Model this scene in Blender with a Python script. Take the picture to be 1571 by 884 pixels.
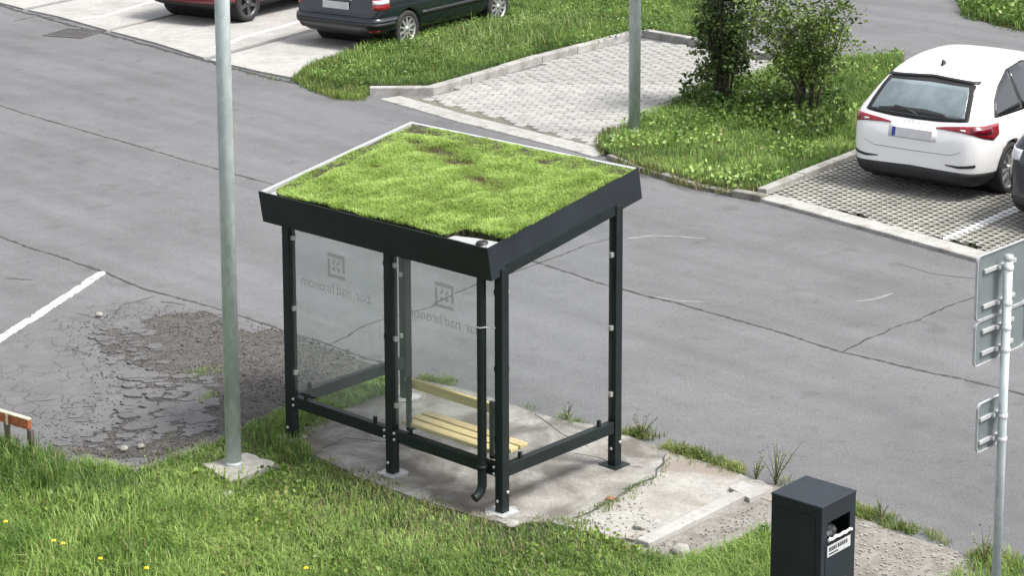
import bpy, bmesh, math, random
import numpy as np
from mathutils import Vector, Matrix
from mathutils.bvhtree import BVHTree
from mathutils.geometry import tessellate_polygon

for o in list(bpy.data.objects): bpy.data.objects.remove(o)
S = bpy.context.scene
C = S.collection
R = math.radians
random.seed(4)
RNG = np.random.default_rng(11)

# ------------------------------------------------------------------ camera
F, CX, CY, CAMH = 3408.99, 788.83, 50.59, 6.597
PITCH, ROLL = R(10.1936), R(-0.1076)
_r = Vector((1, 0, 0)); _f = Vector((0, math.cos(PITCH), -math.sin(PITCH))); _u = _r.cross(_f)
R2 = _r * math.cos(ROLL) + _u * math.sin(ROLL); U2 = _u * math.cos(ROLL) - _r * math.sin(ROLL)
cam = bpy.data.objects.new('camera', bpy.data.cameras.new('camera')); C.objects.link(cam)
M4 = Matrix((R2, U2, -_f)).transposed().to_4x4(); M4.translation = (0, 0, CAMH)
cam.matrix_world = M4
cam.data.sensor_width = 36; cam.data.lens = F / 1571 * 36
cam.data.shift_x = (785.5 - CX) / 1571; cam.data.shift_y = -(442 - CY) / 1571
cam.data.clip_start = .1; cam.data.clip_end = 2000
S.camera = cam
S.render.resolution_x = 1024; S.render.resolution_y = 577

def G(px, py, z=0.0):
    """ray through a photograph pixel, met with the level z: a surveyed ground point"""
    d = _f + R2 * ((px - CX) / F) - U2 * ((py - CY) / F)
    t = (z - CAMH) / d.z
    return Vector((d.x * t, d.y * t, z))

# ------------------------------------------------------------------ light
SUN_EL, SUN_AZ = 58, 112          # azimuth of the sun, measured from +Y towards +X
w = bpy.data.worlds.new('World'); S.world = w; w.use_nodes = True
nt = w.node_tree; nt.nodes.clear()
sk = nt.nodes.new('ShaderNodeTexSky'); sk.sky_type = 'NISHITA'; sk.sun_disc = False
sk.sun_elevation = R(SUN_EL); sk.sun_rotation = R(SUN_AZ)
sk.air_density = 1.0; sk.dust_density = 4.0; sk.ozone_density = 1.0
hs = nt.nodes.new('ShaderNodeHueSaturation'); hs.inputs['Saturation'].default_value = .28
bg = nt.nodes.new('ShaderNodeBackground'); bg.inputs['Strength'].default_value = .095
ow = nt.nodes.new('ShaderNodeOutputWorld')
nt.links.new(sk.outputs[0], hs.inputs['Color']); nt.links.new(hs.outputs[0], bg.inputs[0]); nt.links.new(bg.outputs[0], ow.inputs[0])
sd = bpy.data.lights.new('sun', 'SUN'); sd.energy = 1.5; sd.angle = R(16); sd.color = (1, .97, .92)
sun = bpy.data.objects.new('sun', sd); C.objects.link(sun)
_sd = Vector((math.sin(R(SUN_AZ)) * math.cos(R(SUN_EL)), math.cos(R(SUN_AZ)) * math.cos(R(SUN_EL)), math.sin(R(SUN_EL))))
sun.rotation_euler = _sd.to_track_quat('Z', 'Y').to_euler(); sun.location = (8, -8, 20)
S.view_settings.view_transform = 'Standard'; S.view_settings.look = 'None'
S.view_settings.exposure = 1.62; S.view_settings.gamma = 1

# ------------------------------------------------------------------ materials
MATS = {}
def new_mat(name):
    m = bpy.data.materials.new(name); m.use_nodes = True; n = m.node_tree; n.nodes.clear()
    o = n.nodes.new('ShaderNodeOutputMaterial'); b = n.nodes.new('ShaderNodeBsdfPrincipled')
    n.links.new(b.outputs[0], o.inputs[0]); MATS[name] = m
    return m, n, b, o
def rgb(c): return (c[0], c[1], c[2], 1)
def noise(n, sc, det=4, rough=.55, coord=None, vec=None, dist=0):
    t = n.nodes.new('ShaderNodeTexNoise'); t.inputs['Scale'].default_value = sc
    t.inputs['Detail'].default_value = det; t.inputs['Roughness'].default_value = rough; t.inputs['Distortion'].default_value = dist
    if vec is None:
        g = n.nodes.new('ShaderNodeTexCoord'); vec = g.outputs['Object']
    n.links.new(vec, t.inputs['Vector']); return t.outputs['Fac']
def ramp(n, fac, stops):
    r = n.nodes.new('ShaderNodeValToRGB'); e = r.color_ramp.elements
    while len(e) < len(stops): e.new(.5)
    for i, (p, c) in enumerate(stops):
        e[i].position = p; e[i].color = rgb(c) if hasattr(c, '__len__') else (c, c, c, 1)
    n.links.new(fac, r.inputs[0]); return r.outputs[0]
def mix(n, fac, a, b, mode='MIX'):
    m = n.nodes.new('ShaderNodeMix'); m.data_type = 'RGBA'; m.blend_type = mode
    for s, v in ((m.inputs[0], fac), (m.inputs[6], a), (m.inputs[7], b)):
        if hasattr(v, 'is_linked') or hasattr(v, 'links'): n.links.new(v, s)
        elif hasattr(v, '__len__'): s.default_value = rgb(v)
        else: s.default_value = v
    return m.outputs[2]
def bump(n, b, h, strength=.3, dist=.01):
    bp = n.nodes.new('ShaderNodeBump'); bp.inputs['Strength'].default_value = strength; bp.inputs['Distance'].default_value = dist
    n.links.new(h, bp.inputs['Height']); n.links.new(bp.outputs[0], b.inputs['Normal'])
def obj_random(n):
    return n.nodes.new('ShaderNodeObjectInfo').outputs['Random']

def simple(name, col, rough=.6, metal=0, spec=.5, coat=0, var=.12, vscale=12, bumps=0, emit=None):
    m, n, b, o = new_mat(name)
    f = noise(n, vscale, 4)
    lo = tuple(x * (1 - var) for x in col); hi = tuple(min(1, x * (1 + var)) for x in col)
    n.links.new(ramp(n, f, [(.3, lo), (.7, hi)]), b.inputs['Base Color'])
    b.inputs['Roughness'].default_value = rough; b.inputs['Metallic'].default_value = metal
    b.inputs['Specular IOR Level'].default_value = spec; b.inputs['Coat Weight'].default_value = coat
    b.inputs['Coat Roughness'].default_value = .06
    if bumps: bump(n, b, noise(n, vscale * 6, 3), bumps, .003)
    return m

def asphalt(name, base, dark=.78, grit=.22):
    m, n, b, o = new_mat(name)
    big = ramp(n, noise(n, .45, 5, .6), [(.28, .80), (.5, 1.0), (.75, 1.10)])
    mid = ramp(n, noise(n, 3.5, 5, .65), [(.3, .93), (.7, 1.06)])
    fine = ramp(n, noise(n, 70, 3, .7), [(.25, 1 - grit), (.5, 1), (.78, 1 + grit * 1.3)])
    fine = mix(n, 1.0, fine, ramp(n, noise(n, 26, 4, .75), [(.3, .86), (.5, 1), (.7, 1.14)]), 'MULTIPLY')
    # tyre-polished streaks along the road
    g = n.nodes.new('ShaderNodeTexCoord'); mp = n.nodes.new('ShaderNodeMapping')
    mp.vector_type = 'TEXTURE'; mp.inputs['Rotation'].default_value = (0, 0, R(-47)); mp.inputs['Scale'].default_value = (7, .5, 1)
    n.links.new(g.outputs['Object'], mp.inputs[0])
    st = ramp(n, noise(n, 1.3, 4, .5, vec=mp.outputs[0]), [(.3, .88), (.7, 1.10)])
    c = mix(n, 1.0, base, big, 'MULTIPLY'); c = mix(n, 1.0, c, mid, 'MULTIPLY'); c = mix(n, 1.0, c, fine, 'MULTIPLY'); c = mix(n, 1.0, c, st, 'MULTIPLY')
    # a few small dark oil spots
    v = ramp(n, noise(n, 2.6, 3, .5), [(.62, 1), (.70, .84)])
    v = mix(n, 1.0, v, ramp(n, noise(n, 9, 4, .7), [(.33, .82), (.42, 1), (.66, 1), (.74, 1.14)]), 'MULTIPLY')
    c = mix(n, 1.0, c, v, 'MULTIPLY')
    n.links.new(c, b.inputs['Base Color']); b.inputs['Roughness'].default_value = .85; b.inputs['Specular IOR Level'].default_value = .35
    bump(n, b, noise(n, 90, 3, .7), .5, .004)
    return m

def concrete(name, base, stain=(.2, .17, .13), amount=.6, rnd=0, grit=.12, scale=1.0, pos=(.45, .7)):
    m, n, b, o = new_mat(name)
    big = noise(n, 1.3 * scale, 6, .62, dist=.6)
    c = mix(n, 1.0, base, ramp(n, noise(n, 5 * scale, 5, .65), [(.3, .86), (.7, 1.08)]), 'MULTIPLY')
    c = mix(n, 1.0, c, ramp(n, noise(n, 17, 5, .75), [(.28, .72), (.45, 1), (.72, 1.14)]), 'MULTIPLY')
    f = ramp(n, big, [(pos[0], 0), (pos[1], amount)])
    c = mix(n, f, c, stain)
    c = mix(n, 1.0, c, ramp(n, noise(n, 75, 3, .7), [(.25, 1 - grit), (.75, 1 + grit)]), 'MULTIPLY')
    if rnd:
        c = mix(n, 1.0, c, ramp(n, obj_random(n), [(0, 1 - rnd), (1, 1 + rnd * .6)]), 'MULTIPLY')
    n.links.new(c, b.inputs['Base Color']); b.inputs['Roughness'].default_value = .9; b.inputs['Specular IOR Level'].default_value = .3
    bump(n, b, noise(n, 60, 4, .7), .4, .004)
    return m

M_ASPH = asphalt('asphalt', (.122, .122, .126), grit=.42)
M_ASPH2 = asphalt('old_asphalt', (.112, .110, .112), grit=.35)
M_TAR_SHADE = simple('crack_tar_and_rim_shade', (.040, .038, .038), .95, var=.3, vscale=30)
M_SEAM = simple('road_seam_fill', (.062, .060, .062), .95, var=.35, vscale=30)
M_GRAVEL = concrete('gravel_dirt', (.062, .058, .055), (.105, .099, .094), .8, grit=.6, scale=6, pos=(.4, .7))
M_CONC_L = concrete('concrete_light', (.33, .322, .31), (.22, .21, .195), .6, grit=.12)
M_CONC_P = concrete('concrete_pad', (.262, .255, .236), (.10, .09, .078), .85, grit=.3, scale=1.5, pos=(.40, .60))
M_CONC_P2 = concrete('concrete_pad_pale', (.295, .288, .268), (.18, .15, .12), .75, grit=.3, scale=1.2, pos=(.45, .62))
M_RUBBLE = concrete('rubble_concrete', (.215, .205, .188), (.13, .115, .095), .8, grit=.45, scale=5, pos=(.4, .65))
M_KERB = concrete('kerb_concrete', (.33, .325, .31), (.16, .15, .13), .7, rnd=.12, grit=.15, scale=3)
M_KERB2 = concrete('old_kerb_concrete', (.23, .22, .20), (.10, .10, .07), .8, rnd=.15, grit=.25, scale=4)
M_PAVER = concrete('paver_concrete', (.30, .296, .283), (.19, .185, .165), .6, rnd=.14, grit=.14, scale=3)
M_LATT = None
M_SOIL = concrete('soil', (.045, .04, .025), (.03, .045, .015), .8, grit=.4, scale=4)
M_GRSOIL = concrete('turf_soil', (.035, .045, .018), (.055, .05, .03), .7, grit=.4, scale=3)
M_JOINT = simple('joint_sand', (.13, .125, .10), .95, var=.35, vscale=25)
M_WHITE = None
M_STEEL = simple('anthracite_paint', (.0075, .0125, .0125), .5, var=.3, vscale=4, spec=.32)
M_STEEL_LIT = simple('anthracite_lit_side', (.0125, .017, .022), .5, var=.3, vscale=3, spec=.4)  # same anthracite, lightened: light on right-facing and top faces put into the colour
M_BOLT = simple('zinc_bolt', (.55, .55, .53), .35, metal=.6)
M_ALU = simple('bare_sheet', (.40, .41, .41), .45, metal=.2, var=.08)
M_WOOD = None
M_RUBBER = simple('tyre_rubber', (.018, .018, .019), .8, var=.2)
M_BLACK = simple('black_plastic', (.012, .012, .013), .5)
M_DARKGL = simple('dark_glass', (.010, .012, .014), .05, spec=.9, var=0)
M_RIMS = simple('alloy_silver', (.52, .52, .53), .3, metal=.7, var=.05)
M_RIMD = simple('alloy_dark', (.10, .10, .105), .35, metal=.6, var=.05)
M_PAINT_W = simple('white_car_paint', (.80, .80, .80), .25, coat=.6, var=.01)
M_PAINT_B = simple('navy_car_paint', (.004, .008, .013), .22, coat=.7, var=.03)
M_PAINT_R = simple('red_car_paint', (.13, .006, .014), .25, coat=.7, var=.04)
M_PAINT_G = simple('grey_car_paint', (.04, .042, .048), .25, coat=.7, metal=.4, var=.04)
M_LIGHT_R = simple('tail_lamp_red', (.24, .006, .014), .12, coat=.8, var=.25, vscale=14)
M_LIGHT_DR = simple('tail_lamp_dark_red', (.14, .004, .012), .15, coat=.8, var=.2, vscale=14)
M_LIGHT_W = simple('lamp_clear', (.62, .62, .64), .12, coat=.6, var=.12, vscale=30)
M_PLATE = simple('number_plate', (.52, .52, .54), .4, var=.1, vscale=9)
M_BLUE = simple('blue_enamel', (.02, .05, .30), .4)
M_BARK = simple('bark', (.06, .05, .038), .9, var=.4, vscale=20, bumps=.5)
M_BAG = simple('white_bag_plastic', (.75, .75, .74), .45, var=.06)
M_LABEL = simple('grey_label', (.42, .43, .43), .6, var=.08)
M_INK = simple('dark_print', (.05, .055, .055), .6, var=.1)
M_YEL = simple('dandelion_yellow', (.75, .48, .02), .7, var=.1)
M_STONE = simple('pale_stone', (.27, .26, .235), .9, var=.25, vscale=15, bumps=.4)

# white road paint, worn through in places
m, n, b, o = new_mat('road_paint'); M_WHITE = m
f = ramp(n, noise(n, 14, 6, .75), [(.43, 0), (.50, 1)])
c = mix(n, f, (.20, .195, .19), (.60, .66, .65)); n.links.new(c, b.inputs['Base Color']); b.inputs['Roughness'].default_value = .8
m, n, b, o = new_mat('faint_road_paint'); M_FAINT = m
f = ramp(n, noise(n, 10, 6, .75), [(.45, 0), (.7, .6)])
c = mix(n, f, (.165, .163, .168), (.36, .36, .36)); n.links.new(c, b.inputs['Base Color']); b.inputs['Roughness'].default_value = .85
m, n, b, o = new_mat('slab_paint'); M_SLABPAINT = m
f = ramp(n, noise(n, 9, 6, .7), [(.3, 0), (.6, 1)])
c = mix(n, f, (.36, .35, .335), (.60, .60, .59)); n.links.new(c, b.inputs['Base Color']); b.inputs['Roughness'].default_value = .8

# galvanised steel
m, n, b, o = new_mat('galvanised'); M_GALV = m
v = n.nodes.new('ShaderNodeTexVoronoi'); v.inputs['Scale'].default_value = 28
g = n.nodes.new('ShaderNodeTexCoord'); mp = n.nodes.new('ShaderNodeMapping'); mp.inputs['Scale'].default_value = (1, 1, .45)
n.links.new(g.outputs['Object'], mp.inputs[0]); n.links.new(mp.outputs[0], v.inputs['Vector'])
c = mix(n, .5, ramp(n, v.outputs['Color'], [(.1, (.38, .43, .44)), (.9, (.58, .63, .64))]),
        ramp(n, noise(n, 5, 5, .7, vec=mp.outputs[0]), [(.3, (.34, .39, .40)), (.7, (.60, .65, .66))]))
n.links.new(c, b.inputs['Base Color']); b.inputs['Roughness'].default_value = .5; b.inputs['Metallic'].default_value = .35

# bench wood
m, n, b, o = new_mat('bench_wood'); M_WOOD = m
g = n.nodes.new('ShaderNodeTexCoord'); mp = n.nodes.new('ShaderNodeMapping'); mp.inputs['Scale'].default_value = (14, 1.2, 14)
n.links.new(g.outputs['Object'], mp.inputs[0])
c = ramp(n, noise(n, 3, 5, .6, vec=mp.outputs[0]), [(.25, (.40, .29, .12)), (.55, (.54, .42, .20)), (.8, (.64, .53, .30))])
c = mix(n, 1.0, c, ramp(n, obj_random(n), [(0, .85), (1, 1.1)]), 'MULTIPLY')
n.links.new(c, b.inputs['Base Color']); b.inputs['Roughness'].default_value = .55; b.inputs['Coat Weight'].default_value = .2

# rusty orange paint
m, n, b, o = new_mat('flaking_orange'); M_RUST = m
c = ramp(n, noise(n, 22, 6, .75), [(.3, (.09, .03, .015)), (.5, (.32, .09, .03)), (.62, (.40, .14, .06)), (.74, (.6, .45, .22))])
n.links.new(c, b.inputs['Base Color']); b.inputs['Roughness'].default_value = .8
M_CREAM = simple('cream_paint', (.60, .55, .38), .7, var=.2, vscale=20)

# dirty glass: reflects, lets through, with a thin film of dust
def glass(name, film, tint):
    m, n, b, o = new_mat(name); n.nodes.remove(b)
    tr = n.nodes.new('ShaderNodeBsdfTransparent'); tr.inputs[0].default_value = rgb(tint)
    gl = n.nodes.new('ShaderNodeBsdfGlossy'); gl.inputs['Roughness'].default_value = .02
    df = n.nodes.new('ShaderNodeBsdfDiffuse'); df.inputs[0].default_value = (.42, .45, .45, 1)
    lw = n.nodes.new('ShaderNodeLayerWeight'); lw.inputs['Blend'].default_value = .3
    fr_ = ramp(n, lw.outputs['Facing'], [(0, .018), (.6, .03), (.85, .12), (1, .6)])
    m1 = n.nodes.new('ShaderNodeMixShader'); m2 = n.nodes.new('ShaderNodeMixShader')
    f = ramp(n, noise(n, 3, 5, .7), [(.3, film * .7), (.7, film * 1.3)])
    n.links.new(f, m1.inputs[0]); n.links.new(tr.outputs[0], m1.inputs[1]); n.links.new(df.outputs[0], m1.inputs[2])
    n.links.new(fr_, m2.inputs[0]); n.links.new(m1.outputs[0], m2.inputs[1]); n.links.new(gl.outputs[0], m2.inputs[2])
    n.links.new(m2.outputs[0], o.inputs[0]); return m
M_GLASS = glass('dusty_glass', .10, (.95, .97, .96)); M_GLASS2 = glass('clear_glass', .012, (.97, .98, .98))
m, n, b, o = new_mat('etched_film'); M_ETCH = m; n.nodes.remove(b)
tr = n.nodes.new('ShaderNodeBsdfTransparent'); df = n.nodes.new('ShaderNodeBsdfDiffuse'); df.inputs[0].default_value = (.14, .15, .15, 1)
mx = n.nodes.new('ShaderNodeMixShader'); mx.inputs[0].default_value = .24
n.links.new(tr.outputs[0], mx.inputs[1]); n.links.new(df.outputs[0], mx.inputs[2]); n.links.new(mx.outputs[0], o.inputs[0])

# leaf material: colour per leaf comes from the mesh attribute 'tint'
def leafmat(name, trans=.25, rough=.55):
    m, n, b, o = new_mat(name)
    a = n.nodes.new('ShaderNodeAttribute'); a.attribute_name = 'tint'
    n.links.new(a.outputs['Color'], b.inputs['Base Color']); b.inputs['Roughness'].default_value = rough
    b.inputs['Specular IOR Level'].default_value = .3
    t = n.nodes.new('ShaderNodeBsdfTranslucent'); hs = n.nodes.new('ShaderNodeHueSaturation'); hs.inputs['Value'].default_value = 1.3
    n.links.new(a.outputs['Color'], hs.inputs['Color']); n.links.new(hs.outputs[0], t.inputs[0])
    mx = n.nodes.new('ShaderNodeMixShader'); mx.inputs[0].default_value = trans
    n.links.new(b.outputs[0], mx.inputs[1]); n.links.new(t.outputs[0], mx.inputs[2]); n.links.new(mx.outputs[0], o.inputs[0])
    return m
M_BLADE = leafmat('grass_blade', .4); M_LEAF = leafmat('shrub_leaf', .2, .4)

# lattice paving with the painted bay line crossing it (paint lies where it was rolled on)
_l0, _l1 = G(1442, 374), G(1575, 318)
m, n, b, o = new_mat('lattice_concrete'); M_LATT = m
g = n.nodes.new('ShaderNodeNewGeometry'); mp = n.nodes.new('ShaderNodeMapping')
_ang = math.atan2(_l1.y - _l0.y, _l1.x - _l0.x)
mp.vector_type = 'TEXTURE'; mp.inputs['Location'].default_value = (_l0.x, _l0.y, 0); mp.inputs['Rotation'].default_value = (0, 0, _ang)
n.links.new(g.outputs['Position'], mp.inputs[0])
sx = n.nodes.new('ShaderNodeSeparateXYZ'); n.links.new(mp.outputs[0], sx.inputs[0])
ab = n.nodes.new('ShaderNodeMath'); ab.operation = 'ABSOLUTE'; n.links.new(sx.outputs[1], ab.inputs[0])
lt = n.nodes.new('ShaderNodeMath'); lt.operation = 'LESS_THAN'; n.links.new(ab.outputs[0], lt.inputs[0]); lt.inputs[1].default_value = .075
gt = n.nodes.new('ShaderNodeMath'); gt.operation = 'GREATER_THAN'; n.links.new(sx.outputs[0], gt.inputs[0]); gt.inputs[1].default_value = 0
mu = n.nodes.new('ShaderNodeMath'); mu.operation = 'MULTIPLY'; n.links.new(lt.outputs[0], mu.inputs[0]); n.links.new(gt.outputs[0], mu.inputs[1])
c = mix(n, 1.0, (.27, .262, .235), ramp(n, noise(n, 3, 5, .6, vec=g.outputs['Position']), [(.3, .75), (.7, 1.15)]), 'MULTIPLY')
c = mix(n, 1.0, c, ramp(n, obj_random(n), [(0, .85), (1, 1.1)]), 'MULTIPLY')
c = mix(n, mu.outputs[0], c, (.68, .68, .67)); n.links.new(c, b.inputs['Base Color']); b.inputs['Roughness'].default_value = .9

# ------------------------------------------------------------------ builders
def tag(o, label=None, cat=None, group=None, kind=None):
    if label: o['label'] = label
    if cat: o['category'] = cat
    if group: o['group'] = group
    if kind: o['kind'] = kind
    return o
def link_mesh(name, me, mat, parent=None, smooth=False):
    if mat is not None:
        for mm in (mat if isinstance(mat, (list, tuple)) else [mat]): me.materials.append(mm)
    if smooth:
        me.polygons.foreach_set('use_smooth', [True] * len(me.polygons))
    o = bpy.data.objects.new(name, me); C.objects.link(o)
    if parent: o.parent = parent
    return o
class MB:
    def __init__(s): s.bm = bmesh.new()
    def box(s, x0, x1, y0, y1, z0, z1, M=None, bev=0):
        vs = [s.bm.verts.new(Vector(p)) for p in ((x0,y0,z0),(x1,y0,z0),(x1,y1,z0),(x0,y1,z0),(x0,y0,z1),(x1,y0,z1),(x1,y1,z1),(x0,y1,z1))]
        fs = [s.bm.faces.new([vs[i] for i in f]) for f in ((0,3,2,1),(4,5,6,7),(0,1,5,4),(1,2,6,5),(2,3,7,6),(3,0,4,7))]
        if bev:
            es = list({e for f in fs for e in f.edges})
            r = bmesh.ops.bevel(s.bm, geom=es, offset=bev, segments=2, affect='EDGES', profile=.5)
            vs = list({v for f in r['faces'] for v in f.verts} | {v for v in vs if v.is_valid})
        if M is not None:
            for v in vs: v.co = M @ v.co
        return s
    def tube(s, pts, r, n=14, cap=True):
        pts = [Vector(p) for p in pts]; rs = r if hasattr(r, '__len__') else [r] * len(pts)
        rings = []; prev = None
        for i, p in enumerate(pts):
            d = (pts[min(i + 1, len(pts) - 1)] - pts[max(i - 1, 0)]).normalized()
            if prev is None:
                a = d.orthogonal().normalized()
            else:
                a = (prev - d * prev.dot(d)).normalized()
            prev = a; bb = d.cross(a)
            rings.append([s.bm.verts.new(p + (a * math.cos(2 * math.pi * k / n) + bb * math.sin(2 * math.pi * k / n)) * rs[i]) for k in range(n)])
        for i in range(len(rings) - 1):
            for k in range(n):
                f = s.bm.faces.new([rings[i][k], rings[i][(k + 1) % n], rings[i + 1][(k + 1) % n], rings[i + 1][k]]); f.smooth = True
        if cap:
            s.bm.faces.new(list(reversed(rings[0]))); s.bm.faces.new(rings[-1])
        return s
    def lathe(s, prof, axis='y', n=28, c=(0, 0, 0)):
        c = Vector(c); rings = []
        for (r, h) in prof:
            ring = []
            for k in range(n):
                a = 2 * math.pi * k / n; u, v = r * math.cos(a), r * math.sin(a)
                p = Vector((u, h, v)) if axis == 'y' else Vector((u, v, h))
                ring.append(s.bm.verts.new(c + p))
            rings.append(ring)
        for i in range(len(rings) - 1):
            for k in range(n):
                f = s.bm.faces.new([rings[i][k], rings[i][(k + 1) % n], rings[i + 1][(k + 1) % n], rings[i + 1][k]]); f.smooth = True
        return s
    def prism(s, poly, z0, z1, M=None, bevel_top=0):
        """poly: list of xy; solid between z0 and z1"""
        area = sum(poly[i][0] * poly[(i + 1) % len(poly)][1] - poly[(i + 1) % len(poly)][0] * poly[i][1] for i in range(len(poly)))
        if area < 0: poly = poly[::-1]
        T = (lambda v: M @ v) if M is not None else (lambda v: v)
        lo = [s.bm.verts.new(T(Vector((p[0], p[1], z0)))) for p in poly]; hi = [s.bm.verts.new(T(Vector((p[0], p[1], z1)))) for p in poly]
        k = len(poly)
        for i in range(k): s.bm.faces.new([lo[i], lo[(i + 1) % k], hi[(i + 1) % k], hi[i]])
        for tri in tessellate_polygon([[Vector((p[0], p[1], 0)) for p in poly]]):
            a, b_, c_ = [Vector((poly[i][0], poly[i][1], 0)) for i in tri]
            up = (b_ - a).cross(c_ - a).z > 0
            t = tri if up else tri[::-1]
            s.bm.faces.new([hi[i] for i in t]); s.bm.faces.new([lo[i] for i in reversed(t)])
        return s
    def mesh(s, name='mesh'):
        me = bpy.data.meshes.new(name); s.bm.normal_update(); s.bm.to_mesh(me); s.bm.free(); return me
    def build(s, name, mat, parent=None, smooth=False, recalc=False):
        if recalc: bmesh.ops.recalc_face_normals(s.bm, faces=s.bm.faces)
        return link_mesh(name, s.mesh(name), mat, parent, smooth)
def empty(name, loc=(0, 0, 0), rz=0, **k):
    o = bpy.data.objects.new(name, None); C.objects.link(o); o.location = loc; o.rotation_euler = (0, 0, rz); o.empty_display_size = .2
    return tag(o, **k)
def inst(name, me, parent=None, loc=(0, 0, 0), rz=0, rot=None):
    o = bpy.data.objects.new(name, me); C.objects.link(o); o.location = loc
    o.rotation_euler = rot if rot is not None else (0, 0, rz)
    if parent: o.parent = parent
    return o
def PX(pts, z=0): return [tuple(G(x, y, z)[:2]) for x, y in pts]

# numpy value noise
_grid = RNG.random((256, 256))
def vn(x, y, sc, seed=0):
    x = np.asarray(x) * sc + seed * 17.3; y = np.asarray(y) * sc + seed * 9.1
    xi = np.floor(x).astype(int); yi = np.floor(y).astype(int); fx = x - xi; fy = y - yi
    fx = fx * fx * (3 - 2 * fx); fy = fy * fy * (3 - 2 * fy)
    g = lambda a, b_: _grid[a % 256, b_ % 256]
    return (g(xi, yi) * (1 - fx) * (1 - fy) + g(xi + 1, yi) * fx * (1 - fy) + g(xi, yi + 1) * (1 - fx) * fy + g(xi + 1, yi + 1) * fx * fy)
def inpoly(x, y, poly):
    r = np.zeros(len(x), bool); k = len(poly)
    for i in range(k):
        x0, y0 = poly[i]; x1, y1 = poly[(i + 1) % k]
        if y0 == y1: continue
        c = ((y0 > y) != (y1 > y)) & (x < (x1 - x0) * (y - y0) / (y1 - y0) + x0); r ^= c
    return r
def scatter(poly, dens, holes=(), seed=0):
    P = np.array(poly); lo, hi = P.min(0), P.max(0)
    N = int((hi[0] - lo[0]) * (hi[1] - lo[1]) * dens)
    x = RNG.uniform(lo[0], hi[0], N); y = RNG.uniform(lo[1], hi[1], N)
    k = inpoly(x, y, poly)
    for h in holes: k &= ~inpoly(x, y, h)
    return x[k], y[k]
def mesh_np(name, V, faces_flat, counts, tint):
    me = bpy.data.meshes.new(name)
    me.vertices.add(len(V)); me.vertices.foreach_set('co', V.astype(np.float32).ravel())
    me.loops.add(len(faces_flat)); me.loops.foreach_set('vertex_index', faces_flat.astype(np.int32))
    me.polygons.add(len(counts)); st = np.concatenate([[0], np.cumsum(counts)[:-1]])
    me.polygons.foreach_set('loop_start', st.astype(np.int32)); me.polygons.foreach_set('loop_total', counts.astype(np.int32))
    me.update(); me.validate()
    a = me.attributes.new('tint', 'FLOAT_COLOR', 'POINT')
    a.data.foreach_set('color', np.concatenate([tint, np.ones((len(V), 1))], 1).astype(np.float32).ravel())
    return me
def blades(name, x, y, z, h, wd, tint, lean=.5, parent=None, kind='stuff', mat=None, label=None, cat=None, az=None):
    """grass blades: tapering, bent, three faces each"""
    N = len(x); az = RNG.uniform(0, 2 * math.pi, N) if az is None else az
    ln = np.abs(RNG.normal(lean, .3, N)); dx, dy = np.cos(az), np.sin(az); px, py = -dy, dx
    V = np.zeros((N, 5, 3)); hw = wd / 2
    b0 = np.stack([x, y, z], 1); side = np.stack([px, py, np.zeros(N)], 1)
    out = np.stack([dx, dy, np.zeros(N)], 1); up = np.array([0, 0, 1.])
    mid = b0 + up * (h * .6)[:, None] + out * (h * .25 * ln)[:, None]
    tip = b0 + up * (h * np.clip(1 - .25 * ln, .35, 1))[:, None] + out * (h * .75 * ln)[:, None]
    V[:, 0] = b0 - side * hw[:, None]; V[:, 1] = b0 + side * hw[:, None]
    V[:, 2] = mid + side * (hw * .8)[:, None]; V[:, 3] = mid - side * (hw * .8)[:, None]; V[:, 4] = tip
    base = np.arange(N)[:, None] * 5
    fl = np.concatenate([base + np.array([0, 1, 2, 3]), base + np.array([3, 2, 4])], 1).ravel()
    cn = np.tile([4, 3], N)
    T = np.repeat(tint, 5, 0)
    me = mesh_np(name, V.reshape(-1, 3), fl, cn, T)
    o = link_mesh(name, me, mat or M_BLADE, parent)
    return tag(o, label=label, cat=cat, kind=kind)
def leaves_mesh(name, pos, size, tint, updir=.3, aspect=1.7):
    """folded leaves: two quads-tris sharing a midrib"""
    N = len(pos); d = RNG.normal(size=(N, 3)); d[:, 2] = d[:, 2] * .6 + updir * .2; d /= np.linalg.norm(d, axis=1)[:, None]
    q = RNG.normal(size=(N, 3)); q[:, 2] *= .45; s = np.cross(d, q); s /= np.linalg.norm(s, axis=1)[:, None]; nn = np.cross(s, d)
    L = size[:, None]; Wd = L / aspect / 2
    V = np.zeros((N, 6, 3))
    V[:, 0] = pos; V[:, 1] = pos + d * L * .45 + s * Wd + nn * L * .08; V[:, 2] = pos + d * L
    V[:, 3] = pos + d * L * .45 - s * Wd + nn * L * .08; V[:, 4] = pos + d * L * .45; V[:, 5] = pos + d * L * .02
    base = np.arange(N)[:, None] * 6
    fl = np.concatenate([base + np.array([0, 1, 4]), base + np.array([1, 2, 4]), base + np.array([0, 4, 3]), base + np.array([4, 2, 3])], 1).ravel()
    cn = np.tile([3], N * 4)
    return mesh_np(name, V.reshape(-1, 3), fl, cn, np.repeat(tint, 6, 0))
def green(x, y, N, palette, nsc=2.0, seed=0, straw=.06, strawcol=(.30, .27, .12), jit=.25):
    """tints per leaf: patches of the palette, some straw"""
    t = np.clip((vn(x, y, nsc, seed) * .6 + vn(x, y, nsc * 3.7, seed + 3) * .4 - .5) * 1.7 + .5 + RNG.normal(0, .15, N), 0, .999) * (len(palette) - 1)
    i = t.astype(int); f = (t - i)[:, None]; Pp = np.array(palette)
    c = Pp[i] * (1 - f) + Pp[i + 1] * f
    c = c * (1 + RNG.uniform(-jit, jit, N))[:, None]
    s = RNG.random(N) < straw; c[s] = np.array(strawcol) * RNG.uniform(.7, 1.2, s.sum())[:, None]
    return np.clip(c, 0, 1)
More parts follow.
